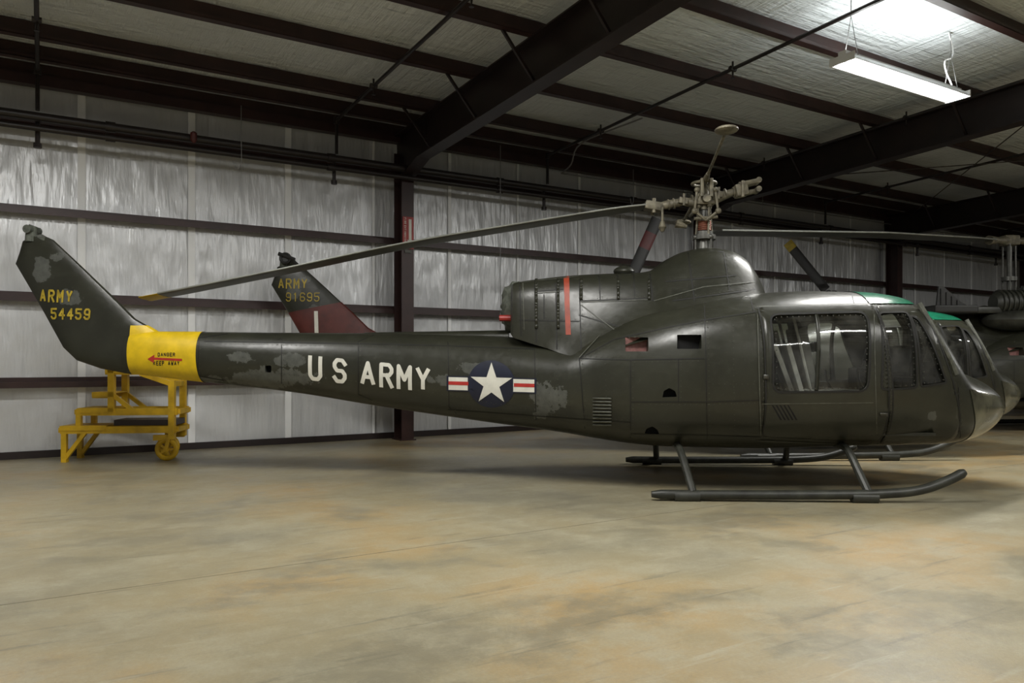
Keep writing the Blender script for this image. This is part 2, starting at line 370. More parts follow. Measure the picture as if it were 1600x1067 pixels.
# ------------------------------------------------------------------ light fixtures
def fixture(loc,rot,power,up=0,vis=False,zc=None):
    r=empty("ceiling_light",loc,rot,"long white fluorescent strip light hung on wires, lit","ceiling light","fluorescent strip lights")
    Lh=1.22
    bm=bmesh.new()
    sec=[(-.17,-.03),(-.10,.05),(.10,.05),(.17,-.03),(.155,-.03),(.09,.03),(-.09,.03),(-.155,-.03)]
    bm_loft(bm,[[Vector((x,a,b)) for a,b in sec] for x in (-Lh,Lh)])
    bm_box(bm,(-Lh,0,.005),(.015,.33,.09)); bm_box(bm,(Lh,0,.005),(.015,.33,.09)); bm_box(bm,(0,0,.075),(2*Lh,.1,.05))
    finish("fixture_housing",bm,M['fxwhite'],r)
    for y in (-.07,.07):
        bm=bmesh.new(); bm_tube(bm,[(-Lh+.03,y,-.02),(Lh-.03,y,-.02)],.022,10); finish("light_tube",bm,M['tube'],r,True)
    top=zc-loc[2]
    for x in (-1.05,1.05):
        bm=bmesh.new(); bm_tube(bm,[(x,-.09,.06),(x,0,min(.55,top-.05)),(x,.09,.06)],.006,5,False); bm_tube(bm,[(x,0,min(.55,top-.05)),(x,0,top)],.006,5)
        finish("hanger_wire",bm,M['wire'],r)
    if vis:
        bm=bmesh.new(); bm_tube(bm,smoothcurve([(1.1,0,.1),(1.16,.05,.18),(.98,.02,.3),(.92,0,.42),(1.08,0,.5),(1.1,0,.62),(1.0,0,top)],6),.009,6); finish("power_cord",bm,M['fxwhite'],r,True)
    ld=bpy.data.lights.new("lamp","AREA"); ld.shape='RECTANGLE'; ld.size=2.3; ld.size_y=.26; ld.energy=power; ld.color=(1,.98,.93)
    lo=bpy.data.objects.new("lamp",ld); COL.objects.link(lo); lo.parent=r; lo.location=(0,0,-.05)
    if up:  # upward light; on out-of-view fixtures it is added to lighten the ceiling
        ld=bpy.data.lights.new("uplamp","AREA"); ld.shape='RECTANGLE'; ld.size=2.3; ld.size_y=.1; ld.energy=up; ld.color=(.97,1,.97)
        lo=bpy.data.objects.new("uplamp",ld); COL.objects.link(lo); lo.parent=r; lo.location=(0,0,.115); lo.rotation_euler=(math.pi,0,0)
def roofz(x,y):
    d=(Vector((x,y,0))-WO).dot(NI); return zp(d)+.21
def fx(x,y,z,p,up=0,vis=False): fixture((x,y,z),WANG,p,up,vis,roofz(x,y))
fx(4.87,9.55,4.84,215,28,True)
fx(.4,5.2,4.9,200,6)
fx(5.4,3.2,4.9,195)
fx(-4.7,5.9,4.9,195,6)
fx(-2.0,-2.2,4.9,100)
fx(4.5,-3.6,4.9,140)
fx(12.0,8.2,4.9,270,8)
fx(17.5,13.8,4.9,240,8)
# ------------------------------------------------------------------ sign on column
sg=empty("fire_sign",W(CS[1],.555,3.50),WANG,"red fire equipment sign with white down arrow on column","sign")
bm=bmesh.new(); bm_box(bm,(0,-.004,0),(.2,.008,.54)); finish("sign_board",bm,M['redp'],sg)
# ------------------------------------------------------------------ stroke font
G={'U':[[(0,6),(0,1),(1,0),(3,0),(4,1),(4,6)]],'S':[[(4,5),(3,6),(1,6),(0,5),(0,4),(1,3),(3,3),(4,2),(4,1),(3,0),(1,0),(0,1)]],
'A':[[(0,0),(2,6),(4,0)],[(.7,2),(3.3,2)]],'R':[[(0,0),(0,6),(3,6),(4,5),(4,4),(3,3),(0,3)],[(2,3),(4,0)]],
'M':[[(0,0),(0,6),(2,2.2),(4,6),(4,0)]],'Y':[[(0,6),(2,2.8),(4,6)],[(2,2.8),(2,0)]],'D':[[(0,0),(0,6),(3,6),(4,5),(4,1),(3,0),(0,0)]],
'N':[[(0,0),(0,6),(4,0),(4,6)]],'G':[[(4,5),(3,6),(1,6),(0,5),(0,1),(1,0),(3,0),(4,1),(4,3),(2,3)]],'E':[[(4,6),(0,6),(0,0),(4,0)],[(0,3),(3,3)]],
'K':[[(0,0),(0,6)],[(4,6),(0,2.6)],[(1.4,3.6),(4,0)]],'P':[[(0,0),(0,6),(3,6),(4,5),(4,4),(3,3),(0,3)]],'W':[[(0,6),(1,0),(2,4),(3,0),(4,6)]],
'I':[[(2,0),(2,6)]],'F':[[(4,6),(0,6),(0,0)],[(0,3),(3,3)]],'X':[[(0,0),(4,6)],[(0,6),(4,0)]],'T':[[(0,6),(4,6)],[(2,6),(2,0)]],'H':[[(0,0),(0,6)],[(4,0),(4,6)],[(0,3),(4,3)]],
'5':[[(4,6),(0,6),(0,3.5),(3,3.5),(4,2.5),(4,1),(3,0),(1,0),(0,1)]],'4':[[(3,0),(3,6),(0,2),(4.2,2)]],
'9':[[(0,1),(1,0),(3,0),(4,1),(4,5),(3,6),(1,6),(0,5),(0,3.6),(1,2.7),(4,2.7)]],'1':[[(1,5),(2,6),(2,0)]],
'6':[[(4,5),(3,6),(1,6),(0,5),(0,1),(1,0),(3,0),(4,1),(4,2),(3,3),(0,3)]]}
def glyph(ch,x0,w,h,th):
    out=[]; sx=(w-th)/4; sy=(h-th)/6
    for pl in G[ch]:
        P=[Vector((x0+th/2+a*sx,th/2+b*sy)) for a,b in pl]
        for i in range(len(P)-1):
            d=(P[i+1]-P[i]).normalized(); n=Vector((-d.y,d.x))*th/2
            e0=d*(th/2 if i==0 and ch not in 'AYXK' else 0); e1=d*(th/2 if i==len(P)-2 and ch not in 'AYXK' else 0)
            out.append([P[i]+n-e0,P[i]-n-e0,P[i+1]-n+e1,P[i+1]+n+e1])
        for p in P[1:-1]: out.append([p+Vector((math.cos(t*math.pi/4),math.sin(t*math.pi/4)))*th/2 for t in range(8)])
    return out
def textpolys(txt,h,w,gap,th):
    out=[];x=0
    for ch in txt:
        if ch!=' ': out+=glyph(ch,x,w,h,th)
        x+=w+gap
    return out,x-gap
def flat_polys(polys,fn,name,mat,parent,**k):
    bm=bmesh.new()
    for p in polys: bm.faces.new([bm.verts.new(fn(q)) for q in p])
    me=bpy.data.meshes.new(name); bm.to_mesh(me); bm.free(); return finish(name,me,mat,parent,**k)
for txt,zs in (("FIRE",.25),("EXTINGUISHER",.12)):
    tp,tw=textpolys(txt,.035,.021,.008,.006)
    flat_polys(tp,lambda q:Vector((-.072+q[1],-.0095,zs-q[0])) ,"sign_lettering",M['white'],sg)
flat_polys([[(.0,.23),(.05,.23),(.05,-.12),(.0,-.12)],[(-.03,-.12),(.08,-.12),(.025,-.23)]],lambda q:Vector((q[0]+.01,-.0095,q[1])),"sign_arrow",M['white'],sg)
bm=bmesh.new(); bm_box(bm,(0,-.005,-.315),(.12,.006,.05)); finish("sign_tag",bm,M['seaml'],sg)
# ------------------------------------------------------------------ helicopter frame
class Frame:
    def __init__(s,loc,yaw):
        s.loc=Vector(loc); s.yaw=yaw; s.M=Matrix.Translation(s.loc)@Matrix.Rotation(yaw,4,'Z'); s.I=s.M.inverted()
        s.o=s.I@CAM
    def dir(s,px,py): return s.I.to_3x3()@ray(px,py)
    def H(s,px,py,ly=0):
        d=s.dir(px,py); t=(ly-s.o.y)/d.y; return s.o+d*t
    def hit(s,px,py,bvh,ly=-.8):
        d=s.dir(px,py).normalized(); h=bvh.ray_cast(s.o,d)
        if h[0] is not None and abs(h[0].y)<3: return h[0]
        return s.H(px,py,ly)
FR=Frame((0,8.77,0),math.radians(-3))
H=FR.H
HS=[(196,520,583,.13,2.1),(230,518,587,.17,2.1),(310,518,597,.22,2.1),(440,519,612,.27,2.1),(600,520,638,.32,2.1),(700,522,653,.37,2.2),(780,524,665,.46,2.3),(830,528,672,.58,2.4),(880,528,680,.72,2.5),
(930,511,689,.87,2.7),(980,493,697,.99,2.9),(1040,476,703,1.09,3.0),(1100,463,705,1.15,3.0),(1180,454,707,1.18,3.0),(1280,449,705,1.19,3.0),(1360,451,703,1.18,2.9),(1415,459,702,1.13,2.9),(1436,469,701,1.09,2.8),
(1458,505,700,1.03,2.8),(1478,542,699,.97,2.7),(1496,573,697,.90,2.6),(1518,582,692,.76,2.4),(1538,592,682,.60,2.3),(1553,604,668,.42,2.1),(1562,618,650,.24,2.0),(1565,630,638,.08,2.0)]
hx=[];hzt=[];hzb=[];hh=[];hn=[]
for px,t,b,w,n in HS:
    ly=-.6*w; hx.append(H(px,t,ly).x); hzt.append(H(px,t,ly).z); hzb.append(H(px,b,ly).z); hh.append(w); hn.append(n)
_hp={}
def hull_params(x):
    k=round(x,4)
    if k not in _hp: _hp[k]=[float(pchip(hx,a,[x])[0]) for a in (hzt,hzb,hh,hn)]
    return _hp[k]
def hull_y(x,z):
    zt,zb,w,n=hull_params(x); zc=(zt+zb)/2; h=(zt-zb)/2; q=1-abs((z-zc)/h)**n
    return w*q**(1/n) if q>.12 else None
def ring(x,zt,zb,w,n,Mn=84):
    zc=(zt+zb)/2; h=(zt-zb)/2; out=[]
    for k in range(Mn):
        th=2*math.pi*(k+.5)/Mn; c=math.cos(th); s=math.sin(th)
        out.append(Vector((x,w*math.copysign(abs(c)**(2/n),c),zc+h*math.copysign(abs(s)**(2/n),s))))
    return out
def hull_mesh(off=0,x0=None,x1=None,ns=170,zb_off=0):
    x0=hx[0] if x0 is None else x0; x1=hx[-1] if x1 is None else x1
    xs=list(np.linspace(x0,x1-.35 if off==0 else x1,ns))
    if off==0: xs+=list(x1-.35*(1-np.sin(np.linspace(0,math.pi/2,16)))[1:])
    bm=bmesh.new(); R=[]
    for x in xs:
        zt,zb,w,n=hull_params(x); R.append(ring(x,zt-off,zb+off+zb_off,max(w-off,.02),n))
    bm_loft(bm,R); bmesh.ops.recalc_face_normals(bm,faces=bm.faces); return bm
hb=hull_mesh(); hullbvh=BVHTree.FromBMesh(hb)
hull_me=bpy.data.meshes.new("hull"); hb.to_mesh(hull_me)
CSN=[(799,447,522,.37,.38,4.2),(802,442,527,.42,.41,4.4),(815,439,532,.435,.43,4.4),(850,434,543,.445,.49,4.0),(895,429,556,.45,.67,3.8),(950,426,546,.45,.83,3.4),(1000,424,532,.45,.92,3.0),(1018,421,524,.46,.94,2.7),(1040,406,512,.47,.94,2.5),(1075,390,505,.48,.92,2.4),(1110,384,500,.48,.88,2.4),(1145,388,498,.46,.82,2.4),(1168,400,495,.42,.74,2.4),(1183,421,490,.36,.62,2.4),(1193,445,485,.26,.45,2.4),(1198,470,480,.12,.2,2.4)]
cx=[];czt=[];czb=[];ct=[];cb=[];cn=[]
for px,t,b,w,w2,n in CSN:
    ly=-.6*w; cx.append(H(px,t,ly).x); czt.append(H(px,t,-.2).z); czb.append(H(px,b,-.6*w2).z); ct.append(w); cb.append(w2); cn.append(n)
bm=bmesh.new(); R=[]
for x in list(np.linspace(cx[0],cx[-1],120)):
    zt,zb,w,w2,n=[float(pchip(cx,a,[x])[0]) for a in (czt,czb,ct,cb,cn)]
    J=24; near=[]
    for j in range(J+1):
        t=math.sin(j/J*math.pi/2)
        y=w*max(0,1-t**n)**(1/n)+(w2-w)*(1-t)**2.4
        near.append((y,zb+t*(zt-zb)))
    R.append([Vector((x,-y,z)) for y,z in near]+[Vector((x,y,z)) for y,z in near[::-1][1:]])
bm_loft(bm,R); bmesh.ops.recalc_face_normals(bm,faces=bm.faces); cowlbvh=BVHTree.FromBMesh(bm)
cowl_bm=bm
FP=[((205,585),(330,520),.10),((158,576),(250,520),.09),((120,563),(212,498),.08),((99,543),(182,468),.075),((62,476),(132,420),.06),((25,413),(84,375),.05),((31,396),(73,370),.045),((36,378),(66,366),.04)]
def fin_ring(a,b,t,off=0):
    A=H(a[0],a[1],0); B=H(b[0],b[1],0); out=[]
    for k in range(24):
        th=2*math.pi*k/24; c=math.cos(th); s=math.sin(th)
        p=A.lerp(B,.5+.5*c); out.append(Vector((p.x,(t+off)*math.copysign(abs(s)**.8,s),p.z)))
    return out
def lerpF(i,u):
    a=FP[i];b=FP[i+1]; return (tuple(np.array(a[0])*(1-u)+np.array(b[0])*u),tuple(np.array(a[1])*(1-u)+np.array(b[1])*u),a[2]*(1-u)+b[2]*u)
def fin_bm(off=0):
    bm=bmesh.new(); R=[]
    for i in range(len(FP)-1):
        for u in (0,.25,.5,.75): R.append(fin_ring(*lerpF(i,u),off))
    R.append(fin_ring(*FP[-1],off)); bm_loft(bm,R); bmesh.ops.recalc_face_normals(bm,faces=bm.faces); return bm
fb=fin_bm(); finbvh=BVHTree.FromBMesh(fb)
# ------------------------------------------------------------------ projection decals
def project(bm,bvh,eps,side=-1,gx=.05,gz=.03):
    if not bm.verts: return
    xs=[v.co.x for v in bm.verts]; zs=[v.co.z for v in bm.verts]
    for lo_,hi_,st,ax in ((min(xs),max(xs),gx,0),(min(zs),max(zs),gz,2)):
        q=lo_+st
        while q<hi_:
            co=[0,0,0]; no=[0,0,0]; co[ax]=q; no[ax]=1
            bmesh.ops.bisect_plane(bm,geom=bm.verts[:]+bm.edges[:]+bm.faces[:],plane_co=co,plane_no=no); q+=st
    for v in bm.verts:
        if bvh is hullbvh:
            y=hull_y(v.co.x,v.co.z)
            if y is not None: v.co.y=side*(y+eps); continue
        h=bvh.ray_cast(Vector((v.co.x,side*4,v.co.z)),Vector((0,-side,0)))
        if h[0] is not None: v.co=h[0]+Vector((0,side*eps,0))
        else:
            h=bvh.find_nearest(Vector((v.co.x,side*.3,v.co.z))); v.co=h[0]+h[1]*eps
def decal(polys,bvh,name,mat,parent,eps=.005,side=-1,gx=.05,gz=.03,label=None,thick=0,kind=None):
    bm=bmesh.new()
    for p in polys: bm.faces.new([bm.verts.new((q[0],0,q[-1])) for q in p])
    bmesh.ops.remove_doubles(bm,verts=bm.verts,dist=1e-5)
    project(bm,bvh,eps,side,gx,gz)
    me=bpy.data.meshes.new(name); bm.to_mesh(me); bm.free()
    o=finish(name,me,mat,parent,label=label,smooth=True,kind=kind)
    if thick:
        m=o.modifiers.new("solid","SOLIDIFY"); m.thickness=thick; m.offset=0
    return o
def fill_curve(outl):
    c=bpy.data.curves.new("t","CURVE"); c.dimensions='2D'; c.fill_mode='BOTH'
    for pl in outl:
        sp=c.splines.new('POLY'); sp.points.add(len(pl)-1)
        for i,p in enumerate(pl): sp.points[i].co=(p[0],p[1],0,1)
        sp.use_cyclic_u=True
    o=bpy.data.objects.new("t",c); COL.objects.link(o)
    dg=bpy.context.evaluated_depsgraph_get(); me=bpy.data.meshes.new_from_object(o.evaluated_get(dg),depsgraph=dg)
    bpy.data.objects.remove(o); polys=[[(me.vertices[i].co.x,me.vertices[i].co.y) for i in p.vertices] for p in me.polygons]
    bpy.data.meshes.remove(me); return polys
def pxpoly(px_pts,bvh,fr=FR,ly=-.8):
    return [(h.x,h.z) for h in (fr.hit(a,b,bvh,ly) for a,b in px_pts)]
def affine(A,B,C):
    A=Vector(A);B=Vector(B);C=Vector(C); return lambda u,v:A+(B-A)*u+(C-A)*v
def ribbon(pts,w):
    out=[]
    for i in range(len(pts)-1):
        a=Vector(pts[i]);b=Vector(pts[i+1]); d=(b-a)
        if d.length<1e-5: continue
        d.normalize(); n=Vector((-d.y,d.x))*w/2; e=d*w*.2; out.append([a+n-e,a-n-e,b-n+e,b+n+e])
    return out
def subline(sline,k=8):
    q=[]
    for i in range(len(sline)-1):
        for u in np.linspace(0,1,k+1)[:-1]: q.append((sline[i][0]*(1-u)+sline[i+1][0]*u,sline[i][1]*(1-u)+sline[i+1][1]*u))
    q.append(sline[-1]); return q
def rivets(pts,off,step=.055,r=.006):
    out=[]; acc=0
    for i in range(len(pts)-1):
        a=Vector(pts[i]);b=Vector(pts[i+1]);l=(b-a).length
        if l<1e-5: continue
        d=(b-a)/l; n=Vector((-d.y,d.x))*off
        t=step-acc
        while t<l:
            c=a+d*t+n; out.append([c+Vector((math.cos(k*math.pi/3),math.sin(k*math.pi/3)))*r for k in range(6)]); t+=step
        acc=(acc+l)%step
    return out
# ------------------------------------------------------------------ windows
hitp=lambda L_:pxpoly(L_,hullbvh)
rear_win=roundpoly(hitp([(1201,491),(1352,487),(1355,611),(1207,613)]),.09)
front_win=roundpoly(hitp([(1371,488),(1416,487),(1432,606),(1376,609)]),.05)
quarter_win=roundpoly(hitp([(1421,492),(1433,498),(1478,598),(1438,604)]),.03)
rear_door=roundpoly(hitp([(1183,481),(1362,476),(1367,690),(1189,681)]),.05)
front_door=roundpoly(hitp([(1366,478),(1431,481),(1489,600),(1486,688),(1371,692)]),.05)
def prism(poly,y0,y1,axis='y'):
    bm=bmesh.new()
    f=lambda p,q:(p[0],q,p[1]) if axis=='y' else (q,p[0],p[1])
    a=[bm.verts.new(f(p,y0)) for p in poly]; b=[bm.verts.new(f(p,y1)) for p in poly]; n=len(a)
    bm.faces.new(a); bm.faces.new(b[::-1])
    for i in range(n): bm.faces.new((a[i],b[i],b[(i+1)%n],a[(i+1)%n]))
    bmesh.ops.recalc_face_normals(bm,faces=bm.faces); return bm
def shrink(poly,s):
    c=sum((Vector(p) for p in poly),Vector((0,0)))/len(poly); return [tuple(c+(Vector(p)-c)*s) for p in poly]
ws_z0=H(1496,570,-.5).z+.03; ws_z1=H(1436,469,-.5).z-.10
wsn=[(-.80,ws_z0),(-.05,ws_z0),(-.05,ws_z1),(-.62,ws_z1-.02)]; wsf=[(-a,b) for a,b in wsn]
holes_px=[roundpoly(hitp(q),r) for q,r in (([(977,527),(1013,527),(1013,549),(977,549)],.01),([(1058,523),(1096,523),(1096,545),(1058,545)],.01),
  ([(1035,621),(1037,611),(1046,606),(1055,611),(1058,620)],.01),([(1007,677),(1010,670),(1019,666),(1027,671),(1030,678)],.01),([(414,571),(424,571),(424,582),(414,582)],.02))]
xin0=H(1112,600,-.9).x; xin1=H(1478,600,-.9).x
cutters=[hull_mesh(.05,xin0,xin1,60,.12),prism(rear_win,-3,3),prism(front_win,-3,3),prism(quarter_win,-3,3),prism(roundpoly(wsn,.06),3.95,6,'x'),prism(roundpoly(wsf,.06),3.95,6,'x')]
hole_y=[]
for hp in holes_px:
    c=sum((Vector(p) for p in hp),Vector((0,0)))/len(hp); h=hullbvh.ray_cast(Vector((c.x,-4,c.y)),Vector((0,1,0)))
    y=h[0].y if h[0] else -.8; hole_y.append(y); cutters.append(prism(hp,-3,y+.10))
def boolean(me,cut):
    a=bpy.data.objects.new("a",me); COL.objects.link(a); tmp=[a]
    for c in cut:
        m2=bpy.data.meshes.new("c"); c.to_mesh(m2); c.free(); o=bpy.data.objects.new("c",m2); COL.objects.link(o); tmp.append(o)
        md=a.modifiers.new("b","BOOLEAN"); md.object=o; md.operation='DIFFERENCE'; md.solver='EXACT'
    bpy.context.view_layer.update(); dg=bpy.context.evaluated_depsgraph_get()
    r=bpy.data.meshes.new_from_object(a.evaluated_get(dg),depsgraph=dg)
    for o in tmp: bpy.data.objects.remove(o)
    return r
hull_cut=boolean(hull_me,cutters)
# ------------------------------------------------------------------ build helicopter 1
pt=[]
for (px,py,rx,rz,bv) in ((425,592,85,19,'h'),(378,558,24,12,'h'),(455,562,36,13,'h'),(330,592,20,8,'h'),(855,620,32,26,'h'),(845,645,14,14,'h'),(745,575,40,10,'h'),(65,420,18,24,'f'),(110,465,26,15,'f'),(60,360,22,12,'f'),(90,400,14,10,'f'),(1455,650,9,9,'h'),(690,592,28,10,'h'),(980,692,40,8,'h')):
    h=FR.hit(px,py,hullbvh if bv=='h' else finbvh,-.1); sc=1/138*(1 if bv=='f' or px<900 else .9)
    pt.append((h.x,h.z,rx*sc,rz*sc))
M['olive']=olive("olive_drab_worn",pt); M['olive2']=olive("olive_drab",(),(.019,.020,.014))
GRP="hangar helicopters"
h1=empty("helicopter",FR.loc,FR.yaw,"dark olive army helicopter with yellow tail band and one rotor blade","helicopter",GRP)
P=h1
finish("fuselage",hull_cut,M['olive'],P,True,auto=40)
hb.free()
finish("engine_cowling",cowl_bm,M['olive'],P,True,auto=40)
fin_o=finish("tail_fin",fb,M['olive'],P,True)
bm=bmesh.new(); a=H(52,362,0); bm_tube(bm,[a+Vector((-.02,0,-.12)),a+Vector((-.02,0,.02)),a+Vector((0,0,.07))],[.07,.06,.045],12); bm_tube(bm,[a+Vector((-.02,-.09,.02)),a+Vector((-.02,.12,.02))],.05,12)
bm_box(bm,a+Vector((.08,0,-.09)),(.16,.07,.05),None,.01)
finish("tail_gearbox",bm,M['cloth'],P,True)
def band(src,planes,off,name,mat,parent,label=None):
    bm=src
    for co,no in planes: bmesh.ops.bisect_plane(bm,geom=bm.verts[:]+bm.edges[:]+bm.faces[:],plane_co=co,plane_no=no,clear_outer=True)
    bm.normal_update()
    for v in bm.verts: v.co+=v.normal*off
    me=bpy.data.meshes.new(name); bm.to_mesh(me); bm.free(); return finish(name,me,mat,parent,True,label=label)
x0=H(201,550,-.1).x; x1=H(311,550,-.2).x
band(hull_mesh(),[((x1,0,0),(1,0,.02)),((x0,0,1.3),(-1,0,0))],.005,"tail_band",M['yellow'],P,"yellow painted danger band")
band(fin_bm(),[((x0,0,1.3),(-1,0,.0)),((H(245,509,0)),(0,0,1))],.008,"tail_band_fillet",M['yellow'],P)
def txt_on(txt,A,B,C,w,gap,th,bvh,name,mat,parent,eps=.008,fr=FR):
    a,b,c=[Vector((h.x,h.z)) for h in (fr.hit(*q,bvh,-.1) for q in (A,B,C))]
    n=len(txt); tp,tw=textpolys(txt,1.0,w,gap,th); f=affine(a,b,c)
    return decal([[tuple(f(q[0]/tw,q[1])) for q in p] for p in tp],bvh,name,mat,parent,eps)
txt_on("DANGER",(247,557),(274,557),(247,551),.8,.25,.2,hullbvh,"danger_lettering",M['seam'],P)
txt_on("KEEP",(240,571),(257,571),(240,564),.8,.25,.2,hullbvh,"danger_lettering",M['seam'],P)
txt_on("AWAY",(263,571),(281,571),(263,564),.8,.25,.2,hullbvh,"danger_lettering",M['seam'],P)
decal([pxpoly(q,hullbvh,ly=-.1) for q in ([(241,558.5),(285,560.5),(285,564),(241,562)],[(231,561),(242,554),(241,567)])],hullbvh,"danger_arrow",M['redst'],P,.009)
for ch,px in zip("USARMY",(482,520,563,593,620,649)):
    w=24 if ch in "AMY" else 22
    base_=594+(px-482)*.097
    decal([pxpoly([(px+q[0],base_+q[0]*.097-q[1]) for q in p],hullbvh,ly=-.3) for p in glyph(ch,0,w,39,6.0)],hullbvh,"army_letter",M['white'],P,.007,label="white block letter "+ch)
cxp,cyp=768,600; sl=.03
def ip(x,y): return (cxp+x,cyp+y+x*sl)
disc=[ip(37*math.cos(t*math.pi/20),37*math.sin(t*math.pi/20)) for t in range(40)]
rect=lambda a,b,c,d:[ip(a,b),ip(c,b),ip(c,d),ip(a,d)]
decal([pxpoly(disc,hullbvh),pxpoly(rect(-70,-11,70,13),hullbvh)],hullbvh,"insignia_field",M['navy'],P,.006,label="navy blue roundel field with bars")
for q in (rect(-67,-9,-37,11),rect(34,-9,67,11)): decal([pxpoly(q,hullbvh)],hullbvh,"insignia_bar",M['white'],P,.009)
for q in (rect(-67,-2.5,-36,3),rect(35,-2.5,67,3)): decal([pxpoly(q,hullbvh)],hullbvh,"insignia_stripe",M['redst'],P,.012)
st=[]
for i in range(10):
    r=34 if i%2==0 else 13; a=-math.pi/2+i*math.pi/5; st.append(ip(r*math.cos(a),r*math.sin(a)))
cc=ip(0,0); decal([pxpoly([cc,st[i],st[(i+1)%10]],hullbvh) for i in range(10)],hullbvh,"insignia_star",M['white'],P,.011,label="white five pointed star")
txt_on("ARMY",(63,472),(113,473),(63,452),.62,.2,.17,finbvh,"fin_lettering",M['ltyel'],P)
txt_on("54459",(80,499),(141,500),(80,481),.62,.2,.17,finbvh,"fin_number",M['ltyel'],P)
for nm,outl,wins in (("cabin_door",rear_door,[rear_win]),("cockpit_door",front_door,[front_win,quarter_win])):
    polys=fill_curve([outl]+[shrink(w,.98) for w in wins])
    dr=decal(polys,hullbvh,nm,M['olive'],P,.010,thick=.012,gx=.06,gz=.04)
    for w in wins:
        decal(fill_curve([shrink(w,1.01)]),hullbvh,"door_window",M['glass'],dr,-.012,gx=.06,gz=.05,label="scratched clear window pane")
        decal(ribbon(w+[w[0]],.020),hullbvh,"window_gasket",M['seam'],dr,.02)
    outc=outl+[outl[0]]; decal(ribbon(outc,.014),hullbvh,"door_seam",M['seam'],dr,.019)
    decal(rivets(outc,.022)+[q for w in wins for q in rivets(w+[w[0]],-.032)],hullbvh,"door_rivets",M['rivet'],dr,.021,kind="stuff",gx=9,gz=9)
    dr2=decal(polys,hullbvh,nm,M['olive'],P,.010,side=1,thick=.012,gx=.06,gz=.05)
    for w in wins: decal(fill_curve([shrink(w,1.01)]),hullbvh,"door_window",M['glass'],dr2,-.012,side=1,gx=.06,gz=.05)
    hd=pxpoly([(1192,585),(1200,585),(1200,592),(1192,592)] if nm=="cabin_door" else [(1373,645),(1385,645),(1385,650),(1373,650)],hullbvh)
    decal([hd],hullbvh,"door_handle",M['grey'],dr,.03,thick=.01)
decal([pxpoly([(1272,488),(1277,488),(1278,612),(1273,612)],hullbvh)],hullbvh,"window_post",M['olive2'],P,.0,thick=.02)
for sgn in (-1,1):
    bm=bmesh.new(); poly=[(a*(1 if sgn<0 else -1),b) for a,b in roundpoly(wsn,.06)]
    bm.faces.new([bm.verts.new((0,a,b)) for a,b in poly])
    q=ws_z0
    while q<ws_z1:
        bmesh.ops.bisect_plane(bm,geom=bm.verts[:]+bm.edges[:]+bm.faces[:],plane_co=(0,0,q),plane_no=(0,0,1)); q+=.06
    for i in range(-14,15): bmesh.ops.bisect_plane(bm,geom=bm.verts[:]+bm.edges[:]+bm.faces[:],plane_co=(0,i*.06,0),plane_no=(0,1,0))
    for v in bm.verts:
        h=hullbvh.ray_cast(Vector((8,v.co.y,v.co.z)),Vector((-1,0,0)))
        if h[0]: v.co=h[0]+Vector((-.012,0,0))
    me=bpy.data.meshes.new("windshield"); bm.to_mesh(me); bm.free(); finish("windshield",me,M['glass'],P,True)
xc=H(1503,650,-.7).x
zc_=H(1530,606,-.4).z
for sgn in (-1,1):
    band(hull_mesh(),[((xc,0,zc_-.2),(-1,0,-.25)),((xc,0,zc_),(.18,0,1)),((0,sgn*.08,0),(0,-sgn,0))],.006,"chin_window",M['chin'],P,"hazed rounded chin window")
xg0=H(1350,460,-.8).x; xg1=H(1430,465,-.8).x; zg=H(1390,476,-.8).z
for sgn in (-1,1):
    band(hull_mesh(),[((xg0,0,0),(-1,0,0)),((xg1,0,0),(1,0,0)),((0,0,zg),(0,0,-1)),((0,sgn*.1,0),(0,-sgn,0))],.008,"roof_window",M['green'],P,"green tinted roof window")
seams=[[(1181,487),(1100,500),(1040,512),(960,530),(905,560)],[(1100,560),(985,562)],[(985,562),(985,700)],[(1100,468),(1103,560),(1105,700)],[(1188,625),(1105,628),(985,628)],
 [(1188,683),(1105,680),(985,678)],[(905,560),(915,685)],[(905,560),(985,562)],[(835,545),(838,672)],[(700,524),(702,652)],[(560,520),(560,630)],[(440,520),(440,610)],[(312,518),(308,597)],[(835,545),(700,540),(560,537),(320,533)],
 [(1170,458),(1178,487)],[(1498,605),(1500,695)],[(1189,700),(1370,698)],[(1190,627),(1365,625)],[(1370,615),(1490,607)],[(1060,560),(1060,628)],[(700,640),(905,655),(985,660)],[(1330,456),(1336,482)]]
riv=[]
for sline in seams:
    pp=pxpoly(subline(sline),hullbvh)
    decal(ribbon(pp,.009),hullbvh,"panel_seam",M['seam'],P,.004,gx=.2,gz=.1); riv+=rivets(pp,.024)
for sline in ([(620,525),(622,638)],[(500,525),(500,618)],[(380,522),(380,603)],[(770,530),(772,660)],[(870,560),(875,675)],[(945,560),(950,690)],[(1145,500),(1148,690)],[(350,575),(600,600),(830,640)],[(1105,600),(1180,600)]):
    riv+=rivets(pxpoly(subline(sline),hullbvh),0)
decal(riv,hullbvh,"rivets",M['rivet'],P,.006,gx=99,gz=99,kind="stuff")
for sline in ([(1183,492),(1188,680)],[(1364,482),(1369,694)],[(1190,631),(1363,629)],[(905,558),(940,520),(1000,490),(1090,470),(1170,458)],[(1186,689),(1368,696)],[(1182,479),(1360,474)]):  # pale strips on worn edges; the shoulder arc is a painted highlight
    decal(ribbon(pxpoly(subline(sline,12),hullbvh),.008),hullbvh,"worn_lit_trim",M['seaml'],P,.02,gx=.2,gz=.1)
def hull_tube(pxs,r,name,mat):
    bm=bmesh.new(); bm_tube(bm,[FR.hit(a,b,hullbvh,-.9) for a,b in pxs],r,8); return finish(name,bm,mat,P,True)
hull_tube([(1436,474),(1452,502),(1470,535),(1486,565),(1494,585)],.028,"windshield_post",M['seaml'])
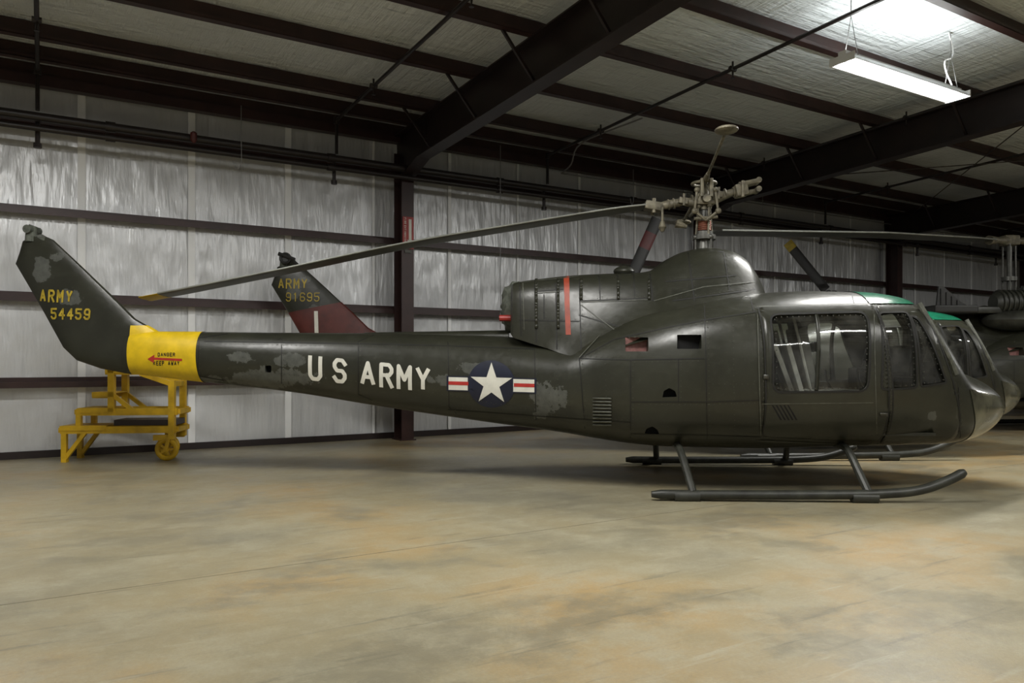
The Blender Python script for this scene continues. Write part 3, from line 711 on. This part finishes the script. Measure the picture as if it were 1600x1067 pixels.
for i,hp in enumerate(holes_px):
    bm=bmesh.new(); bm.faces.new([bm.verts.new((p[0],hole_y[i]+.095,p[1])) for p in hp]); me=bpy.data.meshes.new("x"); bm.to_mesh(me); bm.free()
    finish("access_opening",me,M['pink'] if i==0 else M['hole'],P,label="open access hole in the skin")  # black sheets at the recess backs paint the shade inside
lv=[]
for i in range(9):
    y=621+i*5.2; lv.append(pxpoly([(926,y),(955,y+.6),(955,y+2.8),(926,y+2.2)],hullbvh))
decal(lv,hullbvh,"vent_louver",M['seaml'],P,.014,thick=.012)
lv=[]
for i in range(5):
    x=1205+i*6; lv.append(pxpoly([(x,633),(x+2.5,633),(x+16,656),(x+13,656)],hullbvh))
decal(lv,hullbvh,"vent_slot",M['hole'],P,.02)
cp=lambda q:pxpoly(q,cowlbvh,ly=-.45)
decal([cp([(881,431),(889,431),(890,470),(882,470)]),cp([(882,470),(890,470),(892,523),(884,523)])],cowlbvh,"orange_stripe",M['orange'],P,.006)
riv=[]
for sline in ([(835,436),(838,535)],[(868,433),(870,545)],[(905,430),(908,550)],[(965,427),(968,470)],[(905,470),(1015,466)],[(1015,424),(1020,470)],[(838,455),(880,452)],[(812,500),(905,502)],[(812,440),(814,525)],[(1040,440),(1150,430)],[(1050,470),(1180,452)],[(905,492),(1000,520)],[(936,428),(938,470)],[(990,425),(992,468)],[(1075,395),(1085,470)],[(1130,388),(1140,455)],[(850,460),(850,498)]):
    pp=cp(subline(sline,12)); decal(ribbon(pp,.013),cowlbvh,"cowling_seam",M['seam'],P,.004,gx=.2,gz=.08); riv+=rivets(pp,.022,.05)
decal(riv,cowlbvh,"rivets",M['rivet'],P,.006,gx=99,gz=99,kind="stuff")
for sline in ([(838,458),(878,455)],[(812,441),(880,434),(905,431)],[(908,472),(1012,468)],[(1022,470),(1100,448),(1180,440)],[(817,442),(819,515)],[(908,476),(960,515),(1000,528)]):  # pale strips on worn edges; the long ridge strip paints light on it
    decal(ribbon(cp(subline(sline,12)),.009),cowlbvh,"cowling_worn_edge",M['seaml'],P,.007,gx=.2,gz=.08)
for x,w_ in ((838,.03),(872,.03),(908,.035),(966,.03),(1014,.03)):
    q=[(x,437+i*5) for i in range(7 if x>900 else 16)]; decal(ribbon(cp(q),w_),cowlbvh,"cowling_rib",M['olive'],P,.012,thick=.022,gx=.2,gz=.08)
bm=bmesh.new(); a=H(806,478,0); b=H(787,482,0); rnd=random.Random(3)
ringsx=[]
for i,(t,r) in enumerate(((-.8,.22),(-.2,.255),(.15,.27),(.45,.245),(.75,.225),(1.0,.17),(1.1,.07))):
    c=a.lerp(b,t); ringsx.append([c+Vector((rnd.uniform(-.03,.03),math.cos(k*math.pi/12)*r*(1+rnd.uniform(-.08,.08)),math.sin(k*math.pi/12)*r*(1+rnd.uniform(-.10,.10))-(.05 if math.sin(k*math.pi/12)<-.5 else 0))) for k in range(24)])
bm_loft(bm,ringsx); bm_torus(bm,a.lerp(b,.3),(1,0,0),.25,.012,24,6)
finish("exhaust_cover",bm,M['cloth'],P,True,label="grey cloth cover tied over the exhaust")
bm=bmesh.new(); a=H(800,497,-.22); bm_tube(bm,[a,a+Vector((-.14,0,.0))],.035,10); finish("exhaust_plug",bm,M['redp'],P,True)
bm=bmesh.new(); a=H(975,424,-.1); bm_ell(bm,a,(.12,.1,.06)); finish("cowling_blister",bm,M['olive2'],P,True)
bm=bmesh.new(); a=H(560,522,0); b=H(795,524,0); bm_tube(bm,[a+Vector((0,0,-.05)),a.lerp(b,.05)+Vector((0,0,-.03)),b+Vector((0,0,-.03))],[.04,.05,.09],12); finish("driveshaft_cover",bm,M['olive'],P,True)
# skids
def skid(side):
    y=1.30*side
    pp=[(1018,772),(1100,773),(1300,773),(1390,771),(1440,765),(1480,751),(1508,737)]
    pts=[H(a,b,-1.30) for a,b in pp]; pts=[Vector((p.x,y,max(p.z,.047))) for p in pts]
    if side>0: pts=[Vector((p.x,y,.047+(p.z-.047)*.8)) for p in pts]
    bm=bmesh.new(); pts=smoothcurve(pts,5); bm_tube(bm,pts,[.03]+[.046]*(len(pts)-2)+[.03],12)
    for a in (1.75,3.42): bm_tube(bm,[Vector((a-.12,y,.047)),Vector((a+.12,y,.047))],.056,12)
    return finish("skid_tube",bm,M['skid'],P,True)
skid(-1);skid(1)
xr=H(1083,765,-1.3).x; xf=H(1358,760,-1.3).x
for x in (xr,xf):
    zb=hull_params(x)[1]
    pts=[(x,-1.30,.08),(x-.03,-1.15,.25),(x-.06,-.95,zb+.02),(x-.06,-.7,zb-.02+.08),(x-.06,0,zb+.07),(x-.06,.7,zb+.06),(x-.06,.95,zb+.02),(x-.03,1.15,.25),(x,1.30,.08)]
    bm=bmesh.new(); bm_tube(bm,smoothcurve(pts,4),.038,10); finish("skid_cross_tube",bm,M['skid'],P,True)
# interior
zb=hull_params(3.3)[1]; fl=zb+.20
xA=H(1200,600,-.9).x
bm=bmesh.new(); bm_box(bm,((xA+4.3)/2-.3,0,fl),(4.2-xA+.6,1.9,.03)); finish("cabin_floor",bm,M['olive2'],P)
def seat(x,y,w=.46,mat=M['seat']):
    bm=bmesh.new(); bm_box(bm,(x,y,fl+.38),(.44,w,.10),None,.03); bm_box(bm,(x-.26,y,fl+.72),(.10,w,.72),Matrix.Rotation(-.18,3,'Y'),.035)
    bm_box(bm,(x,y,fl+.18),(.34,w*.8,.32),None,.02); bm_box(bm,(x-.34,y,fl+1.1),(.07,w*.55,.12),Matrix.Rotation(-.18,3,'Y'),.02)
    o=finish("crew_seat",bm,mat,P,True)
    bm=bmesh.new()
    for s_ in (-1,1):
        yy=y+s_*(w/2+.03); bm_tube(bm,[(x-.42,yy,fl+1.15),(x-.25,yy,fl+.42),(x+.22,yy,fl+.42),(x+.26,yy,fl+.02)],.016,8); bm_tube(bm,[(x-.25,yy,fl+.42),(x-.28,yy,fl+.02)],.016,8)
    bm_tube(bm,[(x-.42,y-w/2-.03,fl+1.15),(x-.42,y+w/2+.03,fl+1.15)],.016,8); bm_tube(bm,[(x-.27,y-w/2-.03,fl+.42),(x-.27,y+w/2+.03,fl+.42)],.016,8)
    finish("seat_frame",bm,M['seatl'],o,True,label="pale metal tube seat frame")
seat(3.35,-.5);seat(3.35,.5)
bm=bmesh.new(); bm_box(bm,(2.35,0,fl+.36),(.42,1.7,.08),None,.02); bm_box(bm,(2.12,0,fl+.68),(.07,1.7,.6),Matrix.Rotation(-.12,3,'Y'),.02)
for y in (-.8,-.3,.3,.8): bm_beam(bm,(2.5,y,fl),(2.5,y,fl+.36),.03,.03)
finish("bench_seat",bm,M['seat'],P,True)
for x,y,lean in ((2.85,-.75,.35),(3.0,-.6,.28)):
    bm=bmesh.new(); bm_box(bm,(x,y,fl+.5),(.05,.22,.85),Matrix.Rotation(-lean,3,'Y'),.01); finish("loose_panel",bm,M['seatl'],P)
bm=bmesh.new(); bm_box(bm,(4.05,0,fl+.35),(.5,.28,.6),None,.03); finish("center_console",bm,M['black'],P)
bm=bmesh.new(); bm_box(bm,(4.22,0,fl+.72),(.12,1.3,.34),Matrix.Rotation(.2,3,'Y'),.04)
finish("instrument_panel",bm,M['black'],P)
for y in (-.5,.5):
    bm=bmesh.new(); bm_tube(bm,smoothcurve([(3.8,y,fl),(3.78,y,fl+.3),(3.7,y,fl+.5),(3.68,y,fl+.62)],4),.014,8); finish("control_stick",bm,M['black'],P,True)
# ------------------------------------------------------------------ rotor of helicopter 1
hubc=H(1100,314,0); mz=H(1105,388,0)
bm=bmesh.new(); mx=hubc.x
bm_tube(bm,[(mx,0,mz.z-.15),(mx,0,3.40)],.038,14); bm_tube(bm,[(mx,0,mz.z-.1),(mx,0,mz.z+.1)],[.10,.07],16)
finish("rotor_mast",bm,M['grey'],P,True)
bm=bmesh.new(); z0=H(1100,372,0).z
bm_tube(bm,[(mx,0,z0-.02),(mx,0,z0+.03)],.13,20); bm_tube(bm,[(mx,0,z0+.03),(mx,0,z0+.07)],.10,20)
for a in range(4):
    c=math.cos(a*math.pi/2+.5);s=math.sin(a*math.pi/2+.5); bm_tube(bm,[(mx+.12*c,.12*s,z0-.25),(mx+.12*c,.12*s,z0+.0)],.013,8)
    bm_ell(bm,(mx+.12*c,.12*s,z0),(.03,.03,.03),8)
finish("swashplate",bm,M['grey'],P,True)
bm=bmesh.new(); 
for i in range(5): bm_torus(bm,(mx,0,z0+.09+i*.022),(0,0,1),.07,.012,20,8)
finish("mast_coil",bm,M['copper'],P,True)
bm=bmesh.new()
for a in range(4):
    t=a*math.pi/2+.3; r0=.10; bm_tube(bm,[(mx+r0*math.cos(t),r0*math.sin(t),z0+.02),(mx+.08*math.cos(t+.3),.08*math.sin(t+.3),hubc.z+.02)],.013,8)
    bm_ell(bm,(mx+.08*math.cos(t+.3),.08*math.sin(t+.3),hubc.z-.06),(.03,.03,.035),8)
bm_tube(bm,[(mx-.13,-.1,z0+.2),(mx+.13,-.1,z0+.22)],.018,8); bm_tube(bm,[(mx-.2,-.05,z0+.12),(mx-.32,-.05,z0+.16)],[.02,.05],10)
for sx in (-1,1):
    bm_tube(bm,[(mx,-.12,z0+.18),(mx+sx*.13,-.13,z0+.28),(mx+sx*.10,-.12,hubc.z+.10)],.016,8)
    bm_tube(bm,[(mx+sx*.13,-.15,z0+.28),(mx+sx*.13,.15,z0+.28)],.02,8)
    bm_ell(bm,(mx+sx*.13,-.14,z0+.28),(.035,.03,.035),8); bm_ell(bm,(mx+sx*.10,-.12,hubc.z+.10),(.032,.03,.032),8)
    bm_tube(bm,[(mx+sx*.05,-.15,hubc.z+.02),(mx+sx*.05,-.15,hubc.z+.22)],.022,8)
finish("pitch_linkage",bm,M['hub'],P,True)
gl=H(1026,323,0); gr=H(1160,298,0); ge=H(1186,290,0)
dirh=(gr-gl).normalized()
bm=bmesh.new()
bm_tube(bm,[gl,gl+dirh*.12,gl+dirh*.3,hubc-dirh*.12,hubc+dirh*.12,gr-dirh*.12,gr],[.035,.05,.042,.06,.06,.042,.05],14)
bm_box(bm,hubc,(.22,.20,.11),None,.025); bm_tube(bm,[hubc+Vector((0,-.17,0)),hubc+Vector((0,.17,0))],.045,12)
bm_tube(bm,[hubc+Vector((0,0,-.1)),hubc+Vector((0,0,.16))],.055,14)
for t in (.14,.2,.42,.5,.72,.8,.9): bm_torus(bm,gl.lerp(gr,t),dirh,.052,.010,18,6)
for t in (.3,.7):
    c=gl.lerp(gr,t); bm_box(bm,c+Vector((0,-.07,0)),(.10,.06,.07),Matrix.Rotation(.18,3,'Y'),.01); bm_tube(bm,[c+Vector((0,-.11,-.06)),c+Vector((0,-.11,.07))],.014,8)
finish("rotor_hub",bm,M['hub'],P,True)
bm=bmesh.new()
for dz in (-.05,.05):
    for yy in (-.06,.06) if dz>0 else (0,):
        bm_tube(bm,[gr+Vector((-.05,yy,dz)),ge+Vector((0,yy,dz))],[.034,.024],10)
    bm_tube(bm,[ge+Vector((-.02,-.08,dz)),ge+Vector((-.02,.08,dz))],.032,12)
bm_box(bm,gr+Vector((-.02,0,0)),(.14,.18,.14),Matrix.Rotation(-.2,3,'Y'),.025)
bm_tube(bm,[gr+Vector((-.02,-.1,-.09)),gr+Vector((-.02,-.1,.09))],.02,8)
finish("empty_blade_grip",bm,M['hub'],P,True,label="beige forked blade grip without a blade")
bm=bmesh.new(); bm_box(bm,gl+Vector((-.04,0,0)),(.20,.20,.10),Matrix.Rotation(.18,3,'Y'),.025); bm_tube(bm,[gl+Vector((.05,-.1,-.02)),gl+Vector((.05,-.1,-.20))],.014,8); bm_tube(bm,[gl+Vector((.05,-.1,-.18)),gl+Vector((.05,-.1,-.25)),gl+Vector((.05,-.1,-.30))],[.02,.045,.02],10)
for yy in (-.07,.07): bm_tube(bm,[gl+Vector((-.04,yy,-.08)),gl+Vector((-.04,yy,.08))],.022,10)
finish("blade_grip",bm,M['hub'],P,True)
z_b=H(1096,287,0).z; nb=FR.H(1135,203,-1.42); fbp=Vector((mx-.0,1.42,2*z_b-nb.z)); cbar=Vector((mx,0,z_b))
bm=bmesh.new(); bm_tube(bm,[nb,cbar+(nb-cbar)*.12],.017,8); bm_tube(bm,[fbp,cbar+(fbp-cbar)*.12],.017,8)
bm_torus(bm,cbar,(0,0,1),.13,.018,20,8)
bm_tube(bm,[cbar+(nb-cbar)*.1,cbar+(nb-cbar)*.22],[.035,.022],10)
bm_tube(bm,[cbar+(fbp-cbar)*.1,cbar+(fbp-cbar)*.22],[.035,.022],10)
bm_tube(bm,[cbar+Vector((.0,-.1,0)),cbar+Vector((.09,-.1,-.2))],.014,8); bm_tube(bm,[cbar+Vector((.0,-.1,.05)),cbar+Vector((-.1,-.1,-.2))],.014,8)
finish("stabilizer_bar",bm,M['hub'],P,True)
for p in (nb,fbp):
    bm=bmesh.new(); bm_ell(bm,p,(.11,.13,.035),18); finish("bar_weight",bm,M['hub'],P,True)
def blade_mesh(pts,chord,thick,cdir):
    bm=bmesh.new(); R=[]
    for i,p in enumerate(pts):
        c=chord if not isinstance(chord,list) else chord[i]
        r=[]
        for k in range(16):
            t=2*math.pi*k/16; r.append(p+cdir*(math.cos(t)*c/2)+Vector((0,0,math.sin(t)*thick/2*(1 if math.cos(t)>0 else .7))))
        R.append(r)
    bm_loft(bm,R); return bm
lys=[0,.06,.15,.25,.32,.38,.42]
bpx=[(1022,321),(930,335),(800,356),(640,383),(450,423),(300,453),(258,461)]
bp=smoothcurve([FR.H(a,b,l) for (a,b),l in zip(bpx,lys)],5)
cdv=Vector((.06,1,-.02)).normalized()
chl=[.16]*1+[.22,.28,.32]+[.34]*(len(bp)-4)
rb_=finish("rotor_blade",blade_mesh(bp,chl,.042,cdv),M['blade'],P,True,label="long drooping grey-green rotor blade")
bm=bmesh.new(); bm_tube(bm,[p-cdv*(c*.5-.006)+Vector((0,0,.004)) for p,c in zip(bp,chl)],.0105,8); finish("leading_edge_strip",bm,M['edge'],rb_,True,label="pale bare metal leading edge")
tipp=[FR.H(258,461,.42),FR.H(229,466.5,.43)]
finish("blade_tip",blade_mesh(tipp,.345,.050,cdv),M['yellow'],P,True,label="yellow painted blade tip")
# ------------------------------------------------------------------ other helicopters (copies)
skipn={"army_letter","insignia_field","insignia_bar","insignia_stripe","insignia_star","fin_lettering","fin_number","danger_lettering","danger_arrow","tail_band","tail_band_fillet","rotor_blade","blade_tip","orange_stripe","exhaust_plug","cowling_worn_edge","rivets","door_rivets"}
def base(n): return n.split('.')[0]
def tree(o): return [c for c in bpy.data.objects if c.parent==o]
def copy_heli(loc,yaw,label,skip):
    r=empty("helicopter",loc,yaw,label,"helicopter",GRP)
    def rec(src,dst):
        for c in tree(src):
            if base(c.name) in skip: continue
            n=c.copy(); n.name=base(c.name); COL.objects.link(n); n.parent=dst; n.matrix_parent_inverse=Matrix(); rec(c,n)
    rec(h1,r); return r
norotor={"rotor_hub","empty_blade_grip","blade_grip","stabilizer_bar","bar_weight","rotor_mast","mast_coil","pitch_linkage"}
F2=Frame((2.25,11.62,0),math.radians(0.6))
h2=copy_heli(F2.loc,F2.yaw,"dark olive army helicopter with red fin band, engine cowling removed",skipn|norotor|{"engine_cowling","cowling_seam","cowling_rib","exhaust_cover","cowling_blister","swashplate"})
P2=h2
for c in tree(h2):
    if base(c.name) in ("skid_tube","skid_cross_tube"): c.location.x=-.60
bm=bmesh.new(); zt=hull_params(2.1)[0]
bm_box(bm,(1.2,0,zt+.02),(1.8,.6,.12),None,.04); bm_tube(bm,[(1.9,0,zt-.05),(1.9,0,zt+.16),(1.9,0,zt+.25)],[.26,.24,.12],20); bm_ell(bm,(2.35,-.1,zt+.08),(.16,.16,.12))
bm_tube(bm,[(2.7,-.2,zt-.05),(2.7,-.2,zt+.22)],.05,12); bm_tube(bm,[(2.62,-.2,zt+.22),(2.62,.2,zt+.2)],.04,10); bm_box(bm,(2.9,0,zt+.04),(.3,.3,.14),None,.03)
finish("transmission_deck",bm,M['black'],P2,True)
txt_on("ARMY",(435,451),(480,451),(435,435),.62,.2,.14,finbvh,"fin_lettering",M['ltyel'],P2,fr=F2)
txt_on("91695",(447,471),(499,471),(447,457),.66,.24,.11,finbvh,"fin_number",M['ltyel'],P2,fr=F2)
za=F2.H(490,481,0)
band(fin_bm(),[((za.x,0,za.z),(-.20,0,1))],.005,"fin_band",M['finred'],P2,"dark red painted band on the fin")
decal([pxpoly([(491,486),(497,486),(498,522),(492,522)],finbvh,F2,-.1)],finbvh,"fin_mark",M['white'],P2,.012)
bm=bmesh.new(); a=Vector((H(52,362,0).x+.03,0,H(52,362,0).z))
bm_tube(bm,[a+Vector((0,-.12,.0)),a+Vector((0,.1,.0))],.06,16); bm_torus(bm,a+Vector((0,-.12,0)),(0,1,0),.07,.022,20,8)
bm_tube(bm,[a+Vector((-.1,-.12,.07)),a+Vector((.14,-.12,-.02))],.03,8); bm_tube(bm,[a+Vector((.06,-.12,.02)),a+Vector((.18,-.10,-.10))],.025,8)
finish("tail_rotor_hub",bm,M['black'],P2,True)
F3=Frame((7.85,14.9,0),math.radians(1.0)); h3=copy_heli(F3.loc,F3.yaw,"dark olive army helicopter with long rotor blade against the wall",skipn|norotor)
F4=Frame((12.85,18.3,0),math.radians(4)); h4=copy_heli(F4.loc,F4.yaw,"dark olive army helicopter parked beside the wall",skipn|norotor)
def tail_rotor(par,ang,L_,r0,r1,tipmat,midmat):
    c=Vector((H(60,370,0).x,-.22,H(60,370,0).z-.02+.12)); 
    bm=bmesh.new(); bm_tube(bm,[c+Vector((0,.25,0)),c+Vector((0,-.05,0))],.06,12); bm_tube(bm,[c+Vector((-.13,0,-.02)),c+Vector((.13,0,.02))],.03,10); bm_ell(bm,c+Vector((-.15,0,0)),(.05,.05,.05),10); bm_ell(bm,c+Vector((.17,0,.0)),(.05,.05,.05),10)
    finish("tail_rotor_hub",bm,M['black'],par,True)
    for s in (1,-1):
        d=Vector((math.cos(ang),0,math.sin(ang)))*s; n=Vector((-d.z,0,d.x))
        for a,b,mt in ((.08,r0,M['black']),(r0,r1,midmat),(r1,L_,tipmat)):
            bm=bmesh.new(); R=[]
            for t in np.linspace(a,b,4):
                R.append([c+d*t+n*(.115*math.cos(2*math.pi*k/12))+Vector((0,.014*math.sin(2*math.pi*k/12),0)) for k in range(12)])
            bm_loft(bm,R); finish("tail_rotor_blade",bm,mt,par,True)
tail_rotor(h3,math.radians(66),1.25,.62,.95,M['black'],M['bladered'])
tail_rotor(h4,math.radians(130),1.50,.9,1.30,M['ltyel'],M['black'])
hub3w=Vector(((1577-800)/F*15.0,15.0,CH+(HY-376)/F*15.0)); hub3=F3.I@hub3w
bm=bmesh.new(); bm_tube(bm,[(hub3.x,hub3.y,2.3),(hub3.x,hub3.y,hub3.z+.1)],.045,12); bm_tube(bm,[(hub3.x,hub3.y,2.9),(hub3.x,hub3.y,2.98)],.14,16)
for a in range(3): bm_tube(bm,[(hub3.x+.13*math.cos(a*2.1),hub3.y+.13*math.sin(a*2.1),2.45),(hub3.x+.12*math.cos(a*2.1),hub3.y+.12*math.sin(a*2.1),hub3.z)],.015,8)
finish("rotor_mast",bm,M['grey'],h3,True)
tip3w=Vector(((1113-800)/F*12.2,12.2,CH+(HY-364)/F*12.2)); tip3=F3.I@tip3w; dd=(tip3-hub3).normalized()
bm=bmesh.new(); bm_tube(bm,[hub3-dd*.6,hub3-dd*.3,hub3-dd*.1,hub3+dd*.1,hub3+dd*.3,hub3+dd*.6],[.09,.06,.1,.1,.06,.09],12); bm_box(bm,hub3,(.3,.24,.2),None,.04); finish("rotor_hub",bm,M['hub'],h3,True)
cd_=Vector((-dd.y,dd.x,0)).normalized()
if cd_.y<0: cd_=-cd_
cd_.z=-.03
b3=[hub3+dd*.5,hub3+dd*1.2,(hub3+tip3)/2+Vector((0,0,.04)),tip3]
o3=finish("rotor_blade",blade_mesh(b3,[.2,.42,.5,.5],.05,cd_),M['blade'],h3,True)
bm=bmesh.new(); bm_tube(bm,[p-cd_*(c*.5-.008) for p,c in zip(b3,(.2,.42,.5,.5))],.016,8); finish("leading_edge_strip",bm,M['edge'],o3,True)
e3=hub3-dd*(tip3-hub3).length; e3.z=hub3.z-.25
finish("rotor_blade",blade_mesh([hub3-dd*.5,hub3-dd*1.2,(hub3+e3)/2+Vector((0,0,.04)),e3],[.2,.42,.5,.5],.05,cd_),M['blade'],h3,True)
c=F3.I@Vector((9.25,14.3,2.42))
bm=bmesh.new(); bm_tube(bm,[c+Vector((-.30,0,0)),c+Vector((-.24,0,0)),c+Vector((.6,0,0))],[.15,.21,.22],20)
for i in range(9): bm_torus(bm,c+Vector((-.2+i*.09,0,0)),(1,0,0),.225,.022,24,6)
bm_tube(bm,[c+Vector((.6,0,0)),c+Vector((.75,0,-.05))],[.25,.25],20); bm_box(bm,c+Vector((-.5,.1,-.14)),(.7,.5,.12),None,.03); bm_ell(bm,c+Vector((.1,0,-.32)),(.6,.35,.2))
finish("intake_filter",bm,M['skid'],h3,True)
q0=F3.I@Vector((7.75,14.0,2.40))
bm=bmesh.new()
tri=[(-.02,-.05),(.55,-.05),(.42,.02),(.10,.30),(.02,.30)]
f=[bm.verts.new(q0+Vector((a,-.02,b))) for a,b in tri]; g=[bm.verts.new(q0+Vector((a,.02,b))) for a,b in tri]
bm.faces.new(f); bm.faces.new(g[::-1])
for i in range(5): bm.faces.new((f[i],f[(i+1)%5],g[(i+1)%5],g[i]))
for i in range(4): bm_beam(bm,q0+Vector((.06+i*.1,-.03,-.04)),q0+Vector((.06+i*.1,-.03,.26-i*.07)),.02,.02)
bm_box(bm,q0+Vector((.28,.3,-.12)),(.8,.9,.14),None,.03)
finish("deck_antenna_plate",bm,M['black'],h3)
# ------------------------------------------------------------------ yellow maintenance stand
cy=math.radians(6)
cr=empty("maintenance_stand",(-5.98,10.18,0),cy,"yellow steel step stand with wheels beside the tail","work stand")
cr.scale=(.92,.92,.92)
bm=bmesh.new(); D=.5
zL,zM,zT=.46,.72,1.05
for y in (0,D):
    bm_beam(bm,(0,y,zL),(1.60,y,zL),.06,.10); bm_beam(bm,(.22,y,zM),(1.62,y,zM),.06,.10)
    bm_beam(bm,(.05,y,0),(.05,y,zL),.07,.07); bm_beam(bm,(.06,y,.05),(.36,y,zL),.055,.055)
    bm_beam(bm,(.25,y,zL),(.25,y,zM),.07,.07); bm_beam(bm,(.70,y,zM),(.70,y,1.34),.085,.085); bm_beam(bm,(1.54,y,.32),(1.54,y,1.17),.085,.085)
    bm_beam(bm,(.70,y,.98),(1.02,y,zM),.055,.055); bm_beam(bm,(.44,y,zT-.09),(.72,y,zT-.09),.05,.08); bm_beam(bm,(1.28,y,.34),(1.56,y,.34),.05,.08)
    bm_beam(bm,(.62,y,1.30),(1.10,y,1.30),.06,.08); bm_beam(bm,(1.10,y,1.28),(1.54,y,1.12),.06,.07)
for x,z in ((.0,zL),(1.6,zL),(.22,zM),(1.62,zM),(.64,1.30),(1.54,1.12)): bm_beam(bm,(x,0,z),(x,D,z),.07,.07)
bm_beam(bm,(.03,0,.02),(.09,0,.02),.09,.04); bm_beam(bm,(.03,D,.02),(.09,D,.02),.09,.04)
finish("stand_frame",bm,M['yelldk'],cr)
for x0_,x1_,z in ((.0,.62,zL+.055),(.24,.74,zM+.05),(.44,.74,zT-.05),(.62,1.10,1.345)):
    bm=bmesh.new(); bm_box(bm,((x0_+x1_)/2,D/2,z),(x1_-x0_,D,.02),None,.004); bm_box(bm,((x0_+x1_)/2,-.035,z-.025),(x1_-x0_,.015,.07)); finish("step_tread",bm,M['yelldk'],cr)
bm=bmesh.new(); bm_box(bm,(1.15,D/2,zL+.10),(.86,D-.04,.08)); finish("stand_shelf",bm,M['steel_dark'],cr)
for y,x in ((.02,1.46),(D-.02,1.33)):
    w=bpy.data.objects.new("wheel",None); COL.objects.link(w); w.parent=cr; w.location=(x,y,.17)
    bm=bmesh.new(); bm_torus(bm,(0,0,0),(0,1,0),.132,.038,28,10); finish("tire",bm,M['yelldk'],w,True)
    bm=bmesh.new(); bm_tube(bm,[(0,-.03,0),(0,.03,0)],.045,14)
    for a in range(5):
        t=a*2*math.pi/5; bm_beam(bm,(0,0,0),(.125*math.cos(t),0,.125*math.sin(t)),.035,.035,up=Vector((0,1,0)))
    finish("wheel_rim",bm,M['yelldk'],w)
    bm=bmesh.new(); bm_beam(bm,(.0,-.05,0),(.05,-.05,.2),.02,.05); bm_beam(bm,(.0,.05,0),(.05,.05,.2),.02,.05); bm_box(bm,(.05,0,.2),(.1,.12,.03)); finish("wheel_fork",bm,M['yelldk'],w)
# ------------------------------------------------------------------ world / view
w=bpy.data.worlds.new("world"); scene.world=w; w.use_nodes=True; w.node_tree.nodes["Background"].inputs[0].default_value=(.5,.5,.5,1); w.node_tree.nodes["Background"].inputs[1].default_value=.05
scene.view_settings.view_transform='Standard'; scene.view_settings.exposure=0
